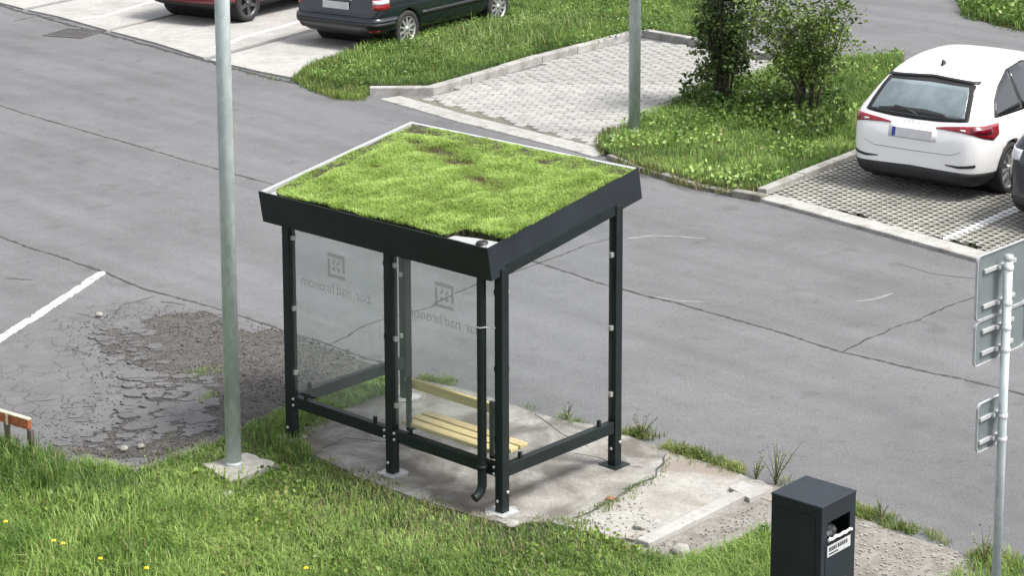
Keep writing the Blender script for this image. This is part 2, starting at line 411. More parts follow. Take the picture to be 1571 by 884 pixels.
PAL_MEADOW = [(0.0885, 0.1624, 0.0331), (0.1475, 0.2469, 0.0513), (0.2123, 0.3249, 0.0753), (0.2948, 0.4029, 0.1206)]
PAL_DARK = [(0.0531, 0.1044, 0.0213), (0.0956, 0.1682, 0.0347), (0.1434, 0.232, 0.0507), (0.2018, 0.29, 0.0734)]
PAL_ROOF = [(0.2609, 0.366, 0.0866), (0.3113, 0.432, 0.1056), (0.3616, 0.4925, 0.131), (0.412, 0.5365, 0.1657)]

# ================================================================== SETTING
def sheet(name, poly, z0, z1, mat, parent=None, kind='structure'):
    o = MB().prism(poly, z0, z1).build(name, mat, parent)
    if parent is None or kind != 'structure': tag(o, kind=kind)
    return o
sheet('ground', [(-300, -60), (300, -60), (300, 500), (-300, 500)], -.5, -.05, M_GRSOIL)
road = sheet('road', [(-60, 9), (60, 5), (60, 90), (-60, 90)], -.045, 0, M_ASPH)

def ribbon(name, pts, width, z, mat, parent, jag=.5, step=.05, thick=.003, wvar=.5):
    """a ragged strip laid along a polyline on the ground"""
    P = [Vector(p) if len(p) == 3 else Vector((p[0], p[1], 0)) for p in pts]
    out = []; 
    for a, b_ in zip(P[:-1], P[1:]):
        k = max(1, int((b_ - a).length / step))
        for i in range(k): out.append(a.lerp(b_, i / k))
    out.append(P[-1]); bm = bmesh.new(); prev = None
    off = 0
    for i, p in enumerate(out):
        d = (out[min(i + 1, len(out) - 1)] - out[max(i - 1, 0)]); d.z = 0; d.normalize(); s = Vector((-d.y, d.x, 0))
        off = off * .75 + random.uniform(-1, 1) * width * jag
        w_ = width * (1 + random.uniform(-wvar, wvar)) / 2
        if i in (0, len(out) - 1): w_ *= .3
        c_ = p + s * off; c_.z = z
        q = [bm.verts.new(c_ - s * w_), bm.verts.new(c_ + s * w_)]
        if prev: bm.faces.new([prev[0], q[0], q[1], prev[1]])
        prev = q
    bmesh.ops.recalc_face_normals(bm, faces=bm.faces)
    for f in bm.faces:
        if f.normal.z < 0: f.normal_flip()
    r = bmesh.ops.extrude_face_region(bm, geom=list(bm.faces))
    for v in r['geom']:
        if isinstance(v, bmesh.types.BMVert): v.co.z -= thick
    me = bpy.data.meshes.new(name); bm.to_mesh(me); bm.free()
    return link_mesh(name, me, mat, parent)
def crack_and_rim_shade(px, width, mat=None, jag=.5, **k):
    return ribbon('crack_and_rim_shade', [G(*p) for p in px], width, .003, mat or M_TAR_SHADE, road, jag, **k)
crack_and_rim_shade([(-30, 152), (30, 172), (100, 192), (190, 218), (270, 242), (335, 260), (400, 278), (500, 306), (700, 366), (830, 405), (930, 437), (1050, 469), (1180, 505), (1291, 541), (1400, 566), (1500, 588), (1600, 612)], .026, jag=.3, wvar=.8)
crack_and_rim_shade([(-30, 352), (40, 378), (100, 397), (165, 420), (230, 447), (290, 462), (345, 477), (430, 506), (500, 528), (560, 550), (620, 566)], .026, jag=.3, wvar=.8)
crack_and_rim_shade([(510, 527), (535, 516), (560, 499), (590, 489), (628, 480), (660, 472), (685, 456), (735, 435), (790, 416), (830, 403), (860, 392), (905, 375), (940, 366)], .015, jag=.7, wvar=.9)
crack_and_rim_shade([(1291, 541), (1330, 520), (1375, 502), (1405, 492), (1450, 472), (1500, 455), (1560, 440)], .014, jag=.8, wvar=.9)
crack_and_rim_shade([(20, 32), (60, 24), (110, 32)], .03)
crack_and_rim_shade([(115, 480), (165, 495), (185, 470), (240, 455)], .012, jag=.8)
crack_and_rim_shade([(1380, 405), (1430, 420), (1500, 428)], .008, M_SEAM, jag=.6)
for a in ([(690, 262), (740, 268)], [(245, 463), (285, 468)], [(8, 427), (50, 430)]):
    crack_and_rim_shade(a, .03, M_SEAM)
ribbon('skid_mark', [G(*p) for p in [(960, 367), (1000, 362), (1040, 363), (1085, 367)]], .035, .003, M_FAINT, road, .05)
ribbon('skid_mark', [G(*p) for p in [(1310, 463), (1340, 460), (1370, 450)]], .035, .003, M_FAINT, road, .2)
ribbon('skid_mark', [G(*p) for p in [(1000, 455), (1040, 462), (1085, 464)]], .03, .003, M_FAINT, road, .1)
ribbon('bay_line', [G(*p) for p in [(-60, 563), (0, 521), (60, 482), (110, 450), (160, 417)]], .105, .004, M_WHITE, road, .05, wvar=.12)

# ---- broken asphalt by the shelter
m, n, b, o = new_mat('worn_asphalt'); M_WORN = m
v = n.nodes.new('ShaderNodeTexVoronoi'); v.feature = 'DISTANCE_TO_EDGE'; v.inputs['Scale'].default_value = 4.2
g = n.nodes.new('ShaderNodeTexCoord'); wn = n.nodes.new('ShaderNodeTexNoise'); wn.inputs['Scale'].default_value = 6; wn.inputs['Detail'].default_value = 5
n.links.new(g.outputs['Object'], wn.inputs['Vector'])
av = n.nodes.new('ShaderNodeVectorMath'); av.operation = 'MULTIPLY_ADD'; av.inputs[1].default_value = (.28, .28, 0)
n.links.new(wn.outputs['Color'], av.inputs[0]); n.links.new(g.outputs['Object'], av.inputs[2]); n.links.new(av.outputs[0], v.inputs['Vector'])
ck = ramp(n, v.outputs['Distance'], [(.005, 0), (.04, 1)])
msk = ramp(n, noise(n, 1.6, 4, .6), [(.40, 1), (.55, 0)])      # cracks only in places
c = mix(n, 1.0, (.112, .110, .113), ramp(n, noise(n, 3, 6, .65), [(.3, .82), (.7, 1.12)]), 'MULTIPLY')
c = mix(n, 1.0, c, ramp(n, noise(n, 70, 3, .7), [(.25, .62), (.78, 1.45)]), 'MULTIPLY')
k2 = mix(n, 1.0, ck, (1, 1, 1), 'MULTIPLY'); k3 = mix(n, msk, k2, (1, 1, 1)); c2 = mix(n, 1.0, c, mix(n, .38, (1, 1, 1), k3), 'MULTIPLY')
pit = ramp(n, noise(n, 8, 5, .7), [(.30, .55), (.38, 1)]); c2 = mix(n, 1.0, c2, pit, 'MULTIPLY')
n.links.new(c2, b.inputs['Base Color']); b.inputs['Roughness'].default_value = .9; bump(n, b, k3, .6, .01)
def jagged(px, amp=.03, step=.06, z=0):
    P = [G(x, y, z) for x, y in px]; out = []
    for i in range(len(P)):
        a, b_ = P[i], P[(i + 1) % len(P)]; k = max(1, int((b_ - a).length / step))
        for j in range(k):
            q = a.lerp(b_, j / k); out.append((q.x + random.uniform(-amp, amp), q.y + random.uniform(-amp, amp)))
    return out
tag(MB().prism(jagged([(-60, 560), (0, 545), (60, 500), (130, 470), (215, 462), (300, 470), (350, 486), (430, 512), (520, 545), (590, 570), (540, 625), (440, 660), (330, 690), (200, 720), (0, 720), (-60, 720)], .03), 0, .002).build('worn_asphalt', M_WORN), kind='structure')
bp = jagged([(142, 516), (165, 507), (205, 512), (212, 498), (235, 487), (275, 482), (312, 479), (335, 486), (350, 500), (385, 512), (420, 505), (470, 520), (540, 548), (585, 565), (500, 605), (430, 640), (330, 668), (250, 700), (170, 706), (110, 695), (150, 662), (190, 648), (235, 622), (225, 590), (255, 575), (200, 560), (165, 548)], .025)
x, y = scatter(bp, 1.0)
# rough surface as a fine height field clipped to the jagged outline
xs = np.arange(min(p[0] for p in bp), max(p[0] for p in bp), .028); ys = np.arange(min(p[1] for p in bp), max(p[1] for p in bp), .028)
XX, YY = np.meshgrid(xs, ys); inside = inpoly(XX.ravel(), YY.ravel(), bp).reshape(XX.shape)
bm = bmesh.new(); vv = {}
def hv(i, j):
    if (i, j) not in vv:
        xx, yy = XX[i, j], YY[i, j]
        hz = .003 + .009 * float(vn(xx, yy, 9, 1)) * float(vn(xx, yy, 2.5, 2)) + .006 * float(_grid[i % 256, j % 256])
        vv[(i, j)] = bm.verts.new((xx, yy, hz))
    return vv[(i, j)]
for i in range(XX.shape[0] - 1):
    for j in range(XX.shape[1] - 1):
        if inside[i, j] and inside[i + 1, j] and inside[i, j + 1] and inside[i + 1, j + 1]:
            bm.faces.new([hv(i, j), hv(i, j + 1), hv(i + 1, j + 1), hv(i + 1, j)])
me = bpy.data.meshes.new('broken_patch'); bm.to_mesh(me); bm.free()
tag(link_mesh('gravel_patch', me, M_GRAVEL, None), kind='structure')
# asphalt flakes left in and around it
mb = MB()
def flakes(px, dens, r0, r1, z0, z1):
    fx, fy = scatter(PX(px), dens)
    for xx, yy in zip(fx, fy):
        rr = random.uniform(r0, r1); k = random.randint(6, 10); a0 = random.random() * 6; st_ = random.uniform(.6, 1)
        poly = []
        for i in range(k):
            q_ = rr * random.uniform(.55, 1.2); an = a0 + 2 * math.pi * (i + random.uniform(-.25, .25)) / k; poly.append((xx + q_ * math.cos(an), yy + q_ * st_ * math.sin(an)))
        mb.prism(poly, 0, random.uniform(z0, z1))
flakes([(150, 512), (230, 500), (260, 560), (330, 590), (330, 668), (250, 700), (130, 690), (190, 640), (220, 580), (160, 550)], 55, .03, .10, .014, .024)
flakes([(130, 505), (210, 500), (240, 560), (160, 560)], 60, .02, .06, .012, .020)
flakes([(200, 575), (320, 590), (320, 660), (180, 680), (190, 630)], 60, .05, .13, .016, .024)
flakes([(60, 640), (170, 610), (200, 690), (90, 700)], 30, .03, .08, .006, .012)
tag(mb.build('asphalt_flakes', M_ASPH2), kind='stuff')
mb = MB()
gx, gy = scatter(bp, 900)
for xx, yy in zip(gx, gy):
    r_ = random.uniform(.004, .010) if random.random() < .985 else random.uniform(.010, .020)
    mb.prism([(xx + r_ * math.cos(a + random.random()), yy + r_ * math.sin(a + random.random())) for a in (0, 1.5, 3.1, 4.6)], 0, r_ * 1.0 + .008)
gx, gy = scatter(PX([(90, 500), (250, 465), (400, 495), (560, 545), (600, 600), (300, 715), (60, 705), (60, 640), (150, 600)]), 260)
for xx, yy in zip(gx, gy):
    r_ = random.uniform(.003, .009); mb.prism([(xx + r_ * math.cos(a + random.random()), yy + r_ * math.sin(a + random.random())) for a in (0, 1.5, 3.1, 4.6)], 0, r_ * 1.0 + .003)
tag(mb.build('loose_gravel', simple('gravel_stone', (.092, .086, .080), .9, var=.6, vscale=40)), kind='stuff')
for a in ([(140, 516), (165, 507), (180, 512), (205, 510), (212, 498), (225, 490), (240, 486), (275, 482), (312, 478), (335, 484), (350, 500)], [(366, 512), (372, 520), (388, 516), (420, 505)],  # dark ribbons on the upper rim paint the shadow of the road surface step
          [(200, 628), (215, 621), (260, 622), (320, 622)], [(150, 664), (190, 655), (235, 645), (265, 640)], [(170, 640), (205, 626)], [(245, 590), (250, 612), (225, 600)], [(200, 690), (215, 668), (250, 665)]):
    crack_and_rim_shade(a, .035, jag=.6)
for _ in range(12):
    p = (random.uniform(20, 330), random.uniform(540, 690)); q = (p[0] + random.uniform(-40, 40), p[1] + random.uniform(-12, 12)); r_ = (q[0] + random.uniform(-25, 25), q[1] + random.uniform(-10, 10))
    crack_and_rim_shade([p, q, r_], .014, jag=1.0)

# ---- concrete parking slabs, top left (each slab is a piece)
parking = empty('concrete_parking', G(300, 60), kind='structure')
def slab_poly(front, ang, depth):
    d = Vector((math.cos(ang), math.sin(ang), 0)); P = [G(*p) for p in front]
    return [tuple(p[:2]) for p in P] + [tuple((p + d * depth)[:2]) for p in reversed(P)]
def child_sheet(name, poly, z0, z1, mat, parent, label=None):
    o = MB().prism(poly, z0, z1).build(name, mat); o.parent = parent; o.matrix_parent_inverse = parent.matrix_basis.inverted()
    if label: o['label'] = label
    return o
SA = R(60.5)
for fr in ([(-180, -34), (-60, -2), (18, 17), (36, 22)], [(44, 24), (90, 34), (164, 55)], [(170, 56.5), (240, 75), (313, 98)], [(321, 101), (400, 119), (462, 134), (640, 178)]):
    P = slab_poly([(a, b_ - 7) for a, b_ in fr], SA, 9 if fr[-1][0] < 400 else 8.2)
    if fr[-1][0] > 600:
        P = PX([(321, 94), (400, 112), (462, 124), (500, 110)]) + [tuple((G(600, 62))[:2]), tuple((G(690, 18))[:2]), tuple((G(760, -30))[:2]), tuple((G(760, -30) + Vector((-3, 3, 0)))[:2]), tuple((G(321, 94) + Vector((math.cos(SA), math.sin(SA), 0)) * 9)[:2])]
    child_sheet('concrete_slab', P, -.03, .03, M_CONC_L, parking)
for a in ([(127, 28), (160, 24), (240, 0), (330, -28)], [(330, 73), (380, 55), (485, 26), (560, 4)], [(-20, -22), (60, -42)]):
    o = ribbon('painted_line', [G(*p, .03) for p in a], .11, .034, M_SLABPAINT, None, .05, wvar=.1); o.parent = parking; o.matrix_parent_inverse = parking.matrix_basis.inverted()
o = ribbon('edge_crack', [G(*p) for p in [(-40, -2), (0, 7), (40, 20), (60, 24), (100, 36), (166, 52), (240, 73), (320, 95), (400, 116), (462, 130)]], .07, .005, M_TAR_SHADE, None, .3); tag(o, kind='structure')

# ---- drain grate in the road
gr = empty('drain_grate', (0, 0, 0), label='cast iron road drain grate with parallel slots beside the pale concrete slabs', cat='drain grate')
gc = (G(74, 54) + G(154, 48)) / 2; ex = (G(154, 48) - G(108, 62)); ex.z = 0
ga = math.atan2(ex.y, ex.x); gr.location = gc; gr.rotation_euler.z = ga
mb = MB(); mb.box(-.36, .36, -.36, .36, .001, .004); mb.build('pit', M_TAR_SHADE, gr)
mb = MB()
for (x0, x1, y0, y1) in ((-.38, .38, -.38, -.33), (-.38, .38, .33, .38), (-.38, -.33, -.33, .33), (.33, .38, -.33, .33)): mb.box(x0, x1, y0, y1, .001, .012)
mb.build('frame', simple('iron', (.10, .095, .09), .7, metal=.4, var=.3), gr)
bar = MB(); bar.box(-.33, .33, -.016, .016, .004, .011); bme = bar.mesh('bar'); bme.materials.append(MATS['iron'])
for k in range(7): inst('bar', bme, gr, (0, -.27 + .09 * k, 0))

# ---- kerbs made of single stones
def kerb(name, px, z, width, mat, label, cat='kerb', stone=.98, side=1, ztop_px=True, jit=.006, parent_kind=None, h0=-.02):
    root = empty(name, label=label, cat=cat)
    P = [G(x, y, z) for x, y in px]; seg = []
    # walk the polyline at stone length
    L = [0]
    for a, b_ in zip(P[:-1], P[1:]): L.append(L[-1] + (b_ - a).length)
    def at(s_):
        for i in range(len(P) - 1):
            if s_ <= L[i + 1] or i == len(P) - 2: return P[i].lerp(P[i + 1], (s_ - L[i]) / (L[i + 1] - L[i]))
    s0 = 0
    while s0 < L[-1] - .05:
        s1 = min(s0 + stone, L[-1]); a, b_ = at(s0), at(s1); d = b_ - a; ln = d.length; ang = math.atan2(d.y, d.x)
        mb = MB(); y0, y1 = (0, width) if side > 0 else (-width, 0)
        mb.box(.006, ln - .006, y0, y1, h0, z + random.uniform(-jit, jit), bev=.012)
        o = mb.build('kerbstone', mat, root); o.location = (a.x, a.y, 0); o.rotation_euler = (0, random.uniform(-jit, jit) * .5, ang + random.uniform(-.006, .006))
        s0 = s1
    return root
# outlines (top front edge of the stones)
kerb('kerb', [(566, 134), (655, 136), (690, 128), (730, 115), (850, 80), (985, 46)], .12, .15, M_KERB, 'pale raised kerb curving between the tall grass and the paved bay', side=1)
kerb('kerb', [(985, 46), (1055, 58), (1120, 70), (1200, 86)], .12, .15, M_KERB, 'raised kerb closing the far end of the paved bay, running behind the shrubs', side=1)
kerb('kerb', [(926, 212), (960, 188), (1000, 163), (1070, 135), (1190, 98)], .10, .12, M_KERB2, 'low mossy kerb between the paved bay and the lamp post island', side=-1)
kerb('kerb', [(930, 236), (985, 258), (1060, 280), (1130, 295), (1168, 302)], .07, .13, M_KERB2, 'broken overgrown kerb where the shrub island meets the road', side=1, jit=.02, stone=.6)
kerb('kerb', [(1176, 290), (1230, 268), (1322, 232), (1400, 200)], .10, .13, M_KERB, 'raised kerb between the shrub island and the white car', side=1, stone=.95)
kerb('flush_kerb', [(582, 151), (700, 185), (820, 214), (908, 239)], .016, .36, M_KERB, 'flat pale concrete strip along the road in front of the paved bay', cat='edging strip', stone=1.95, jit=.002, side=1)
kerb('flush_kerb', [(1163, 303), (1370, 360), (1500, 397), (1600, 425)], .047, .29, M_KERB, 'flat concrete edging in front of the honeycomb parking bays', cat='edging strip', stone=1.2, jit=.003, side=1)
kerb('stone_edging', [(205, 722), (260, 702), (312, 686)], .03, .05, M_KERB2, 'thin half-buried stone edging in the grass left of the lamp post', cat='edging strip', stone=.7, side=1)

# ---- paved bay: single stones
PAV = PX([(600, 146), (655, 150), (735, 128), (850, 95), (985, 62), (1055, 72), (1200, 100), (1070, 150), (1000, 176), (928, 222), (918, 236)])
bay = sheet('paved_bay', PAV, -.02, .004, M_JOINT)
pa = R(-38.5 + 90); ux = Vector((math.cos(pa), math.sin(pa))); uy = Vector((-ux.y, ux.x))
def stone_mesh(hx, hy, j, nm):
    mb = MB(); c = .02
    pts = [(-hx, -hy * .45), (-hx * .8, -hy), (hx * .8, -hy), (hx, -hy * .45), (hx, hy * .45), (hx * .8, hy), (-hx * .8, hy), (-hx, hy * .45)]
    bm = mb.bm; lo = [bm.verts.new((p[0], p[1], -.01)) for p in pts]; mi = [bm.verts.new((p[0], p[1], .012)) for p in pts]
    hi = [bm.verts.new((p[0] * .9, p[1] * .9, .02 + random.uniform(-.001, .001))) for p in pts]
    for i in range(8):
        k = (i + 1) % 8; bm.faces.new([lo[i], lo[k], mi[k], mi[i]]); bm.faces.new([mi[i], mi[k], hi[k], hi[i]])
    bm.faces.new(hi); me = mb.mesh(nm); me.materials.append(M_PAVER); return me
smesh = [stone_mesh(.098, .078, 0, 'paving_stone') for _ in range(4)]
cells = []; org = Vector(G(582, 151)[:2])
for i in range(-5, 60):
    for j in range(-40, 40):
        c_ = org + ux * (i * .2 + (j % 2) * .1 + .15) + uy * (j * .16)
        cells.append(c_)
cx_ = np.array([c_[0] for c_ in cells]); cy_ = np.array([c_[1] for c_ in cells])
fs = PX([(560, 145), (582, 151), (908, 239), (915, 228), (640, 147)], 0)
strip_poly = [tuple(G(582, 151)[:2]), tuple(G(908, 239)[:2])]
ins = inpoly(cx_, cy_, PAV)
d_ = (Vector(G(908, 239)[:2]) - Vector(G(582, 151)[:2])).normalized(); nrm = Vector((-d_.y, d_.x))
cells = [c_ for c_, k in zip(cells, ins) if k and (c_ - Vector(G(582, 151)[:2])).dot(nrm) > .43]
cells.sort(key=lambda c_: c_.y)
print('paving stones', len(cells))
mbrest = MB()
for k, c_ in enumerate(cells):
    z = random.uniform(-.004, .004); rz = pa + random.uniform(-.03, .03); tl = (random.uniform(-.02, .02), random.uniform(-.02, .02), rz)
    if k < 300:
        inst('paving_stone', random.choice(smesh), bay, (c_.x, c_.y, z), rot=tl)
    else:
        Mx = Matrix.Translation((c_.x, c_.y, z)) @ Matrix.Rotation(rz, 4, 'Z')
        hx, hy = .096, .076
        pts = [(-hx, -hy * .45), (-hx * .8, -hy), (hx * .8, -hy), (hx, -hy * .45), (hx, hy * .45), (hx * .8, hy), (-hx * .8, hy), (-hx, hy * .45)]
        bm = mbrest.bm; lo = [bm.verts.new(Mx @ Vector((p[0], p[1], 0))) for p in pts]; hi = [bm.verts.new(Mx @ Vector((p[0] * .92, p[1] * .92, .02))) for p in pts]
        for i in range(8): bm.faces.new([lo[i], lo[(i + 1) % 8], hi[(i + 1) % 8], hi[i]])
        bm.faces.new(hi)
tag(mbrest.build('paving_stones', M_PAVER, bay), kind='stuff')
# moss and weeds in the joints near the road
cpt = np.array([tuple(c_) for c_ in cells]); 
front = G(905, 225)
def joint_tufts(name, xs_, ys_, h, parent=None, n=14, pal=PAL_DARK, spread=.02):
    N = len(xs_) * n; xx = np.repeat(xs_, n) + RNG.normal(0, spread, N); yy = np.repeat(ys_, n) + RNG.normal(0, spread, N)
    return blades(name, xx, yy, np.zeros(N), RNG.uniform(.4, 1, N) * h, np.full(N, .006), green(xx, yy, N, pal, 3, 1, .15), .9, parent)
sel = [c_ for c_ in cells if (c_ - Vector(front[:2])).length < 1.7 + random.random() * 2.2 and random.random() < .8]
joint_tufts('joint_moss', np.array([c_.x + ux.x * .1 for c_ in sel]), np.array([c_.y + ux.y * .1 for c_ in sel]), .03, bay, 26, [(.05, .06, .02), (.08, .09, .025), (.10, .12, .03), (.12, .14, .04)], .03)

# ---- honeycomb bays on the right
LAT = PX([(1163, 296), (1385, 210), (1700, 90), (1800, 200), (1600, 420), (1500, 392)])
hb = sheet('honeycomb_bay', LAT, -.03, .003, M_SOIL)
la = R(51); lx = Vector((math.cos(la), math.sin(la))); ly = Vector((-lx.y, lx.x))
PITX, PITY = .115, .1
def ring_tile(nx, ny, rows=True):
    mb = MB(); bm = mb.bm
    for i in range(nx):
        for j in range(ny):
            cx0 = (i + .5 * (j % 2)) * PITX; cy0 = j * PITY
            n_ = 6; oa = []; ia = []; ib = []
            for k in range(n_):
                a = math.pi / 6 + k * math.pi / 3
                ox, oy = PITX / 2 / math.cos(math.pi / 6) * math.cos(a), PITY / 1.5 * math.sin(a)
                oa.append(bm.verts.new((cx0 + ox, cy0 + oy, .040)))
                ia.append(bm.verts.new((cx0 + ox * .68, cy0 + oy * .68, .038))); ib.append(bm.verts.new((cx0 + ox * .72, cy0 + oy * .72, -.002)))
            for k in range(n_):
                q = (k + 1) % n_
                bm.faces.new([oa[k], oa[q], ia[q], ia[k]]); bm.faces.new([ia[k], ia[q], ib[q], ib[k]])
    me = mb.mesh('honeycomb_paver'); me.materials.append(M_LATT); return me
TX, TY = 3, 4
tile = ring_tile(TX, TY); o0 = Vector(G(1176, 293)[:2]); nt_ = 0
fk0, fk1 = Vector(G(1160, 305)[:2]), Vector(G(1500, 400)[:2]); fd = (fk1 - fk0).normalized(); fn = Vector((-fd.y, fd.x))
for i in range(-4, 22):
    for j in range(-24, 2):
        c_ = o0 + lx * (i * TX * PITX) + ly * (j * TY * PITY)
        mid = c_ + lx * (TX * PITX / 2) + ly * (TY * PITY / 2)
        if (c_ - fk0).dot(fn) < .0 or not inpoly(np.array([mid.x]), np.array([mid.y]), LAT)[0]: continue
        if (c_ + ly * .4 - fk0).dot(fn) < .0: continue
        inst('honeycomb_paver', tile, hb, (c_.x, c_.y, random.uniform(-.003, .003)), la + random.uniform(-.004, .004)); nt_ += 1
print('tiles', nt_)
lp = PX([(1365, 305), (1400, 278), (1470, 275), (1450, 300), (1400, 312)])
x, y = scatter(lp, 900); N = len(x); kk = vn(x, y, 6, 4) > .42; x, y = x[kk], y[kk]; N = len(x)
blades('bay_weeds', x, y, np.zeros(N), RNG.uniform(.03, .08, N), np.full(N, .008), green(x, y, N, PAL_DARK, 3, 2, .25), .9)
x, y = scatter(PX([(1165, 300), (1330, 235), (1600, 140), (1600, 410), (1500, 396), (1370, 355)]), 900); kk = vn(x, y, 2.2, 81) + RNG.normal(0, .1, len(x)) > .5; x, y = x[kk], y[kk]; N = len(x)
blades('bay_moss', x, y, np.full(N, .002), RNG.uniform(.02, .045, N), np.full(N, .007), green(x, y, N, PAL_DARK, 3, 82, .25), .4)
x, y = scatter(PX([(1170, 296), (1330, 240), (1340, 262), (1200, 305)]), 260); N = len(x)
blades('bay_edge_weeds', x, y, np.zeros(N), RNG.uniform(.02, .06, N), np.full(N, .007), green(x, y, N, PAL_DARK, 3, 2, .3), .9)

# ---- grass beds
def bed(name, px, z, mat=M_GRSOIL):
    return sheet(name, PX(px, z), -.03, z, mat)
NOSE = [(520, 88), (560, 70), (600, 55), (700, 22), (790, -20), (1100, -40), (1120, 64), (1055, 54), (985, 42), (850, 76), (730, 111), (655, 132), (568, 129), (556, 116), (545, 100)]
bed('verge_bed', NOSE, .09)
ISL = [(935, 208), (1000, 168), (1070, 140), (1190, 102), (1290, 90), (1385, 85), (1390, 200), (1322, 228), (1230, 264), (1172, 288), (1130, 290), (1060, 276), (985, 254), (935, 234), (915, 222)]
bed('island_bed', ISL, .07)
FARL = [(1478, 22), (1530, 38), (1600, 52), (1700, 60), (1700, -60), (1440, -60)]
bed('far_lawn_bed', FARL, .015)
FARE = [(1470, 20), (1530, 34), (1600, 48), (1700, 56), (1700, 68), (1600, 58), (1530, 44), (1475, 28)]
LAWN_Z = .01
LAWN = [(-60, 690), (0, 680), (60, 712), (140, 712), (210, 724), (330, 682), (372, 660), (420, 636), (470, 618), (600, 570), (602, 604), (530, 632), (455, 690), (520, 724), (590, 754), (700, 790), (780, 812), (870, 798), (940, 832), (1040, 868), (1100, 856), (1178, 816), (1190, 905), (1560, 1000), (-400, 1000)]
lawn_bed = sheet('lawn_bed', PX(LAWN), -.03, .008, M_GRSOIL)
def PXs(a): return [tuple(G(x_, y_)[:2]) for x_, y_ in a]
block = [tuple(v) for v in ((-2.50, 16.88), (-2.22, 16.52), (-1.90, 16.90), (-2.20, 17.15))]
# foreground lawn grass
lawnp = PX(LAWN)
near = [p for p in lawnp]
x, y = scatter(near, 4200, [block]); k = (y > 12.9); x, y = x[k], y[k]; N = len(x)
hn = vn(x, y, 1.1, 5) * .6 + vn(x, y, 4, 6) * .4
# shorter, trampled grass towards the shelter, longer on the left and close to the camera
padc = np.array([(p[0], p[1]) for p in PX([(455, 690), (590, 754), (700, 790), (780, 812), (870, 798)])])
dpad = np.min(np.hypot(x[:, None] - padc[:, 0], y[:, None] - padc[:, 1]), 1)
hh = .035 + .10 * hn * np.clip(dpad / 1.3, .25, 1.2); hh *= RNG.uniform(.6, 1.25, N)
keep = RNG.random(N) < np.clip(.45 + dpad * .8 + (hn - .5) * .8, .35, 1); x, y, hh, dpad = x[keep], y[keep], hh[keep], dpad[keep]; N = len(x)
straw = np.clip(.38 - dpad * .22, .05, .4)
tn = green(x, y, N, PAL_MEADOW, 1.6, 7, 0)
s = RNG.random(N) < straw; tn[s] = np.array((.25, .235, .11)) * RNG.uniform(.6, 1.25, s.sum())[:, None]
blades('lawn_grass', x, y, np.full(N, .005), hh, RNG.uniform(.004, .010, N), tn, .95)
print('lawn blades', N)
# clover and broad leaves
x, y = scatter(near, 900, [block]); k = (y > 12.9) & (vn(x, y, 1.5, 9) + RNG.normal(0, .10, len(x)) > .60); x, y = x[k], y[k]; N = len(x)
dl = np.min(np.hypot(x[:, None] - padc[:, 0], y[:, None] - padc[:, 1]), 1); k = dl > .35; x, y = x[k], y[k]; N = len(x)
pos = np.stack([x, y, RNG.uniform(.02, .09, N)], 1)
me = leaves_mesh('clover', pos, RNG.uniform(.02, .05, N), green(x, y, N, [(.08, .135, .022), (.12, .185, .032), (.17, .24, .046), (.22, .29, .065)], 2, 8, .02), .2, 1.4)
tag(link_mesh('broadleaf_ground_cover', me, M_LEAF), kind='stuff')
# taller clumps at the left edge
def tall(name, px, dens, h, pal, straw=.06, w=.009, z=.0, lean=.6, holes=(), seed=1, hv=.5, cut=None, nz=None):
    x, y = scatter(PX(px, z), dens, holes); 
    if cut is not None:
        k = vn(x, y, cut[0], seed) + RNG.normal(0, .08, len(x)) > cut[1]; x, y = x[k], y[k]
    N = len(x); hn = vn(x, y, 2.0, seed) * .7 + vn(x, y, 7, seed + 1) * .3
    hh = h * (1 - hv + hv * 1.6 * hn) * RNG.uniform(.5, 1.15, N)
    return blades(name, x, y, np.full(N, z), hh, RNG.uniform(.6, 1.3, N) * w, green(x, y, N, pal, 2.2, seed, straw), lean)
tall('tall_grass_clump', [(-60, 745), (-60, 690), (0, 690), (60, 702), (100, 720), (95, 755), (40, 770)], 2600, .27, PAL_DARK, .05, .010, seed=3)
tall('left_meadow', [(-80, 1000), (-80, 770), (200, 770), (330, 900), (300, 1000)], 1500, .17, PAL_MEADOW, .04, .011, seed=4)
tall('post_grass', [(385, 680), (420, 640), (455, 640), (470, 690), (520, 735), (440, 730)], 1500, .13, PAL_DARK, .12, .009, seed=5, cut=(3, .3))
tall('pad_back_grass', [(470, 618), (600, 570), (602, 602), (530, 630), (470, 655)], 2200, .07, PAL_DARK, .15, .008, seed=6)
tall('patch_weeds', [(275, 575), (340, 563), (350, 575), (300, 585)], 900, .06, PAL_MEADOW, .1, .009, seed=7)
tall('patch_weeds', [(290, 612), (330, 600), (335, 615), (300, 622)], 900, .06, PAL_MEADOW, .1, .009, seed=8)
tall('verge_edge_grass', [(60, 700), (160, 696), (220, 714), (330, 668), (380, 640), (380, 668), (220, 728), (60, 722)], 900, .10, [(.07, .10, .02), (.11, .14, .035), (.15, .18, .05), (.2, .2, .07)], .3, .007, seed=9, cut=(4, .42))
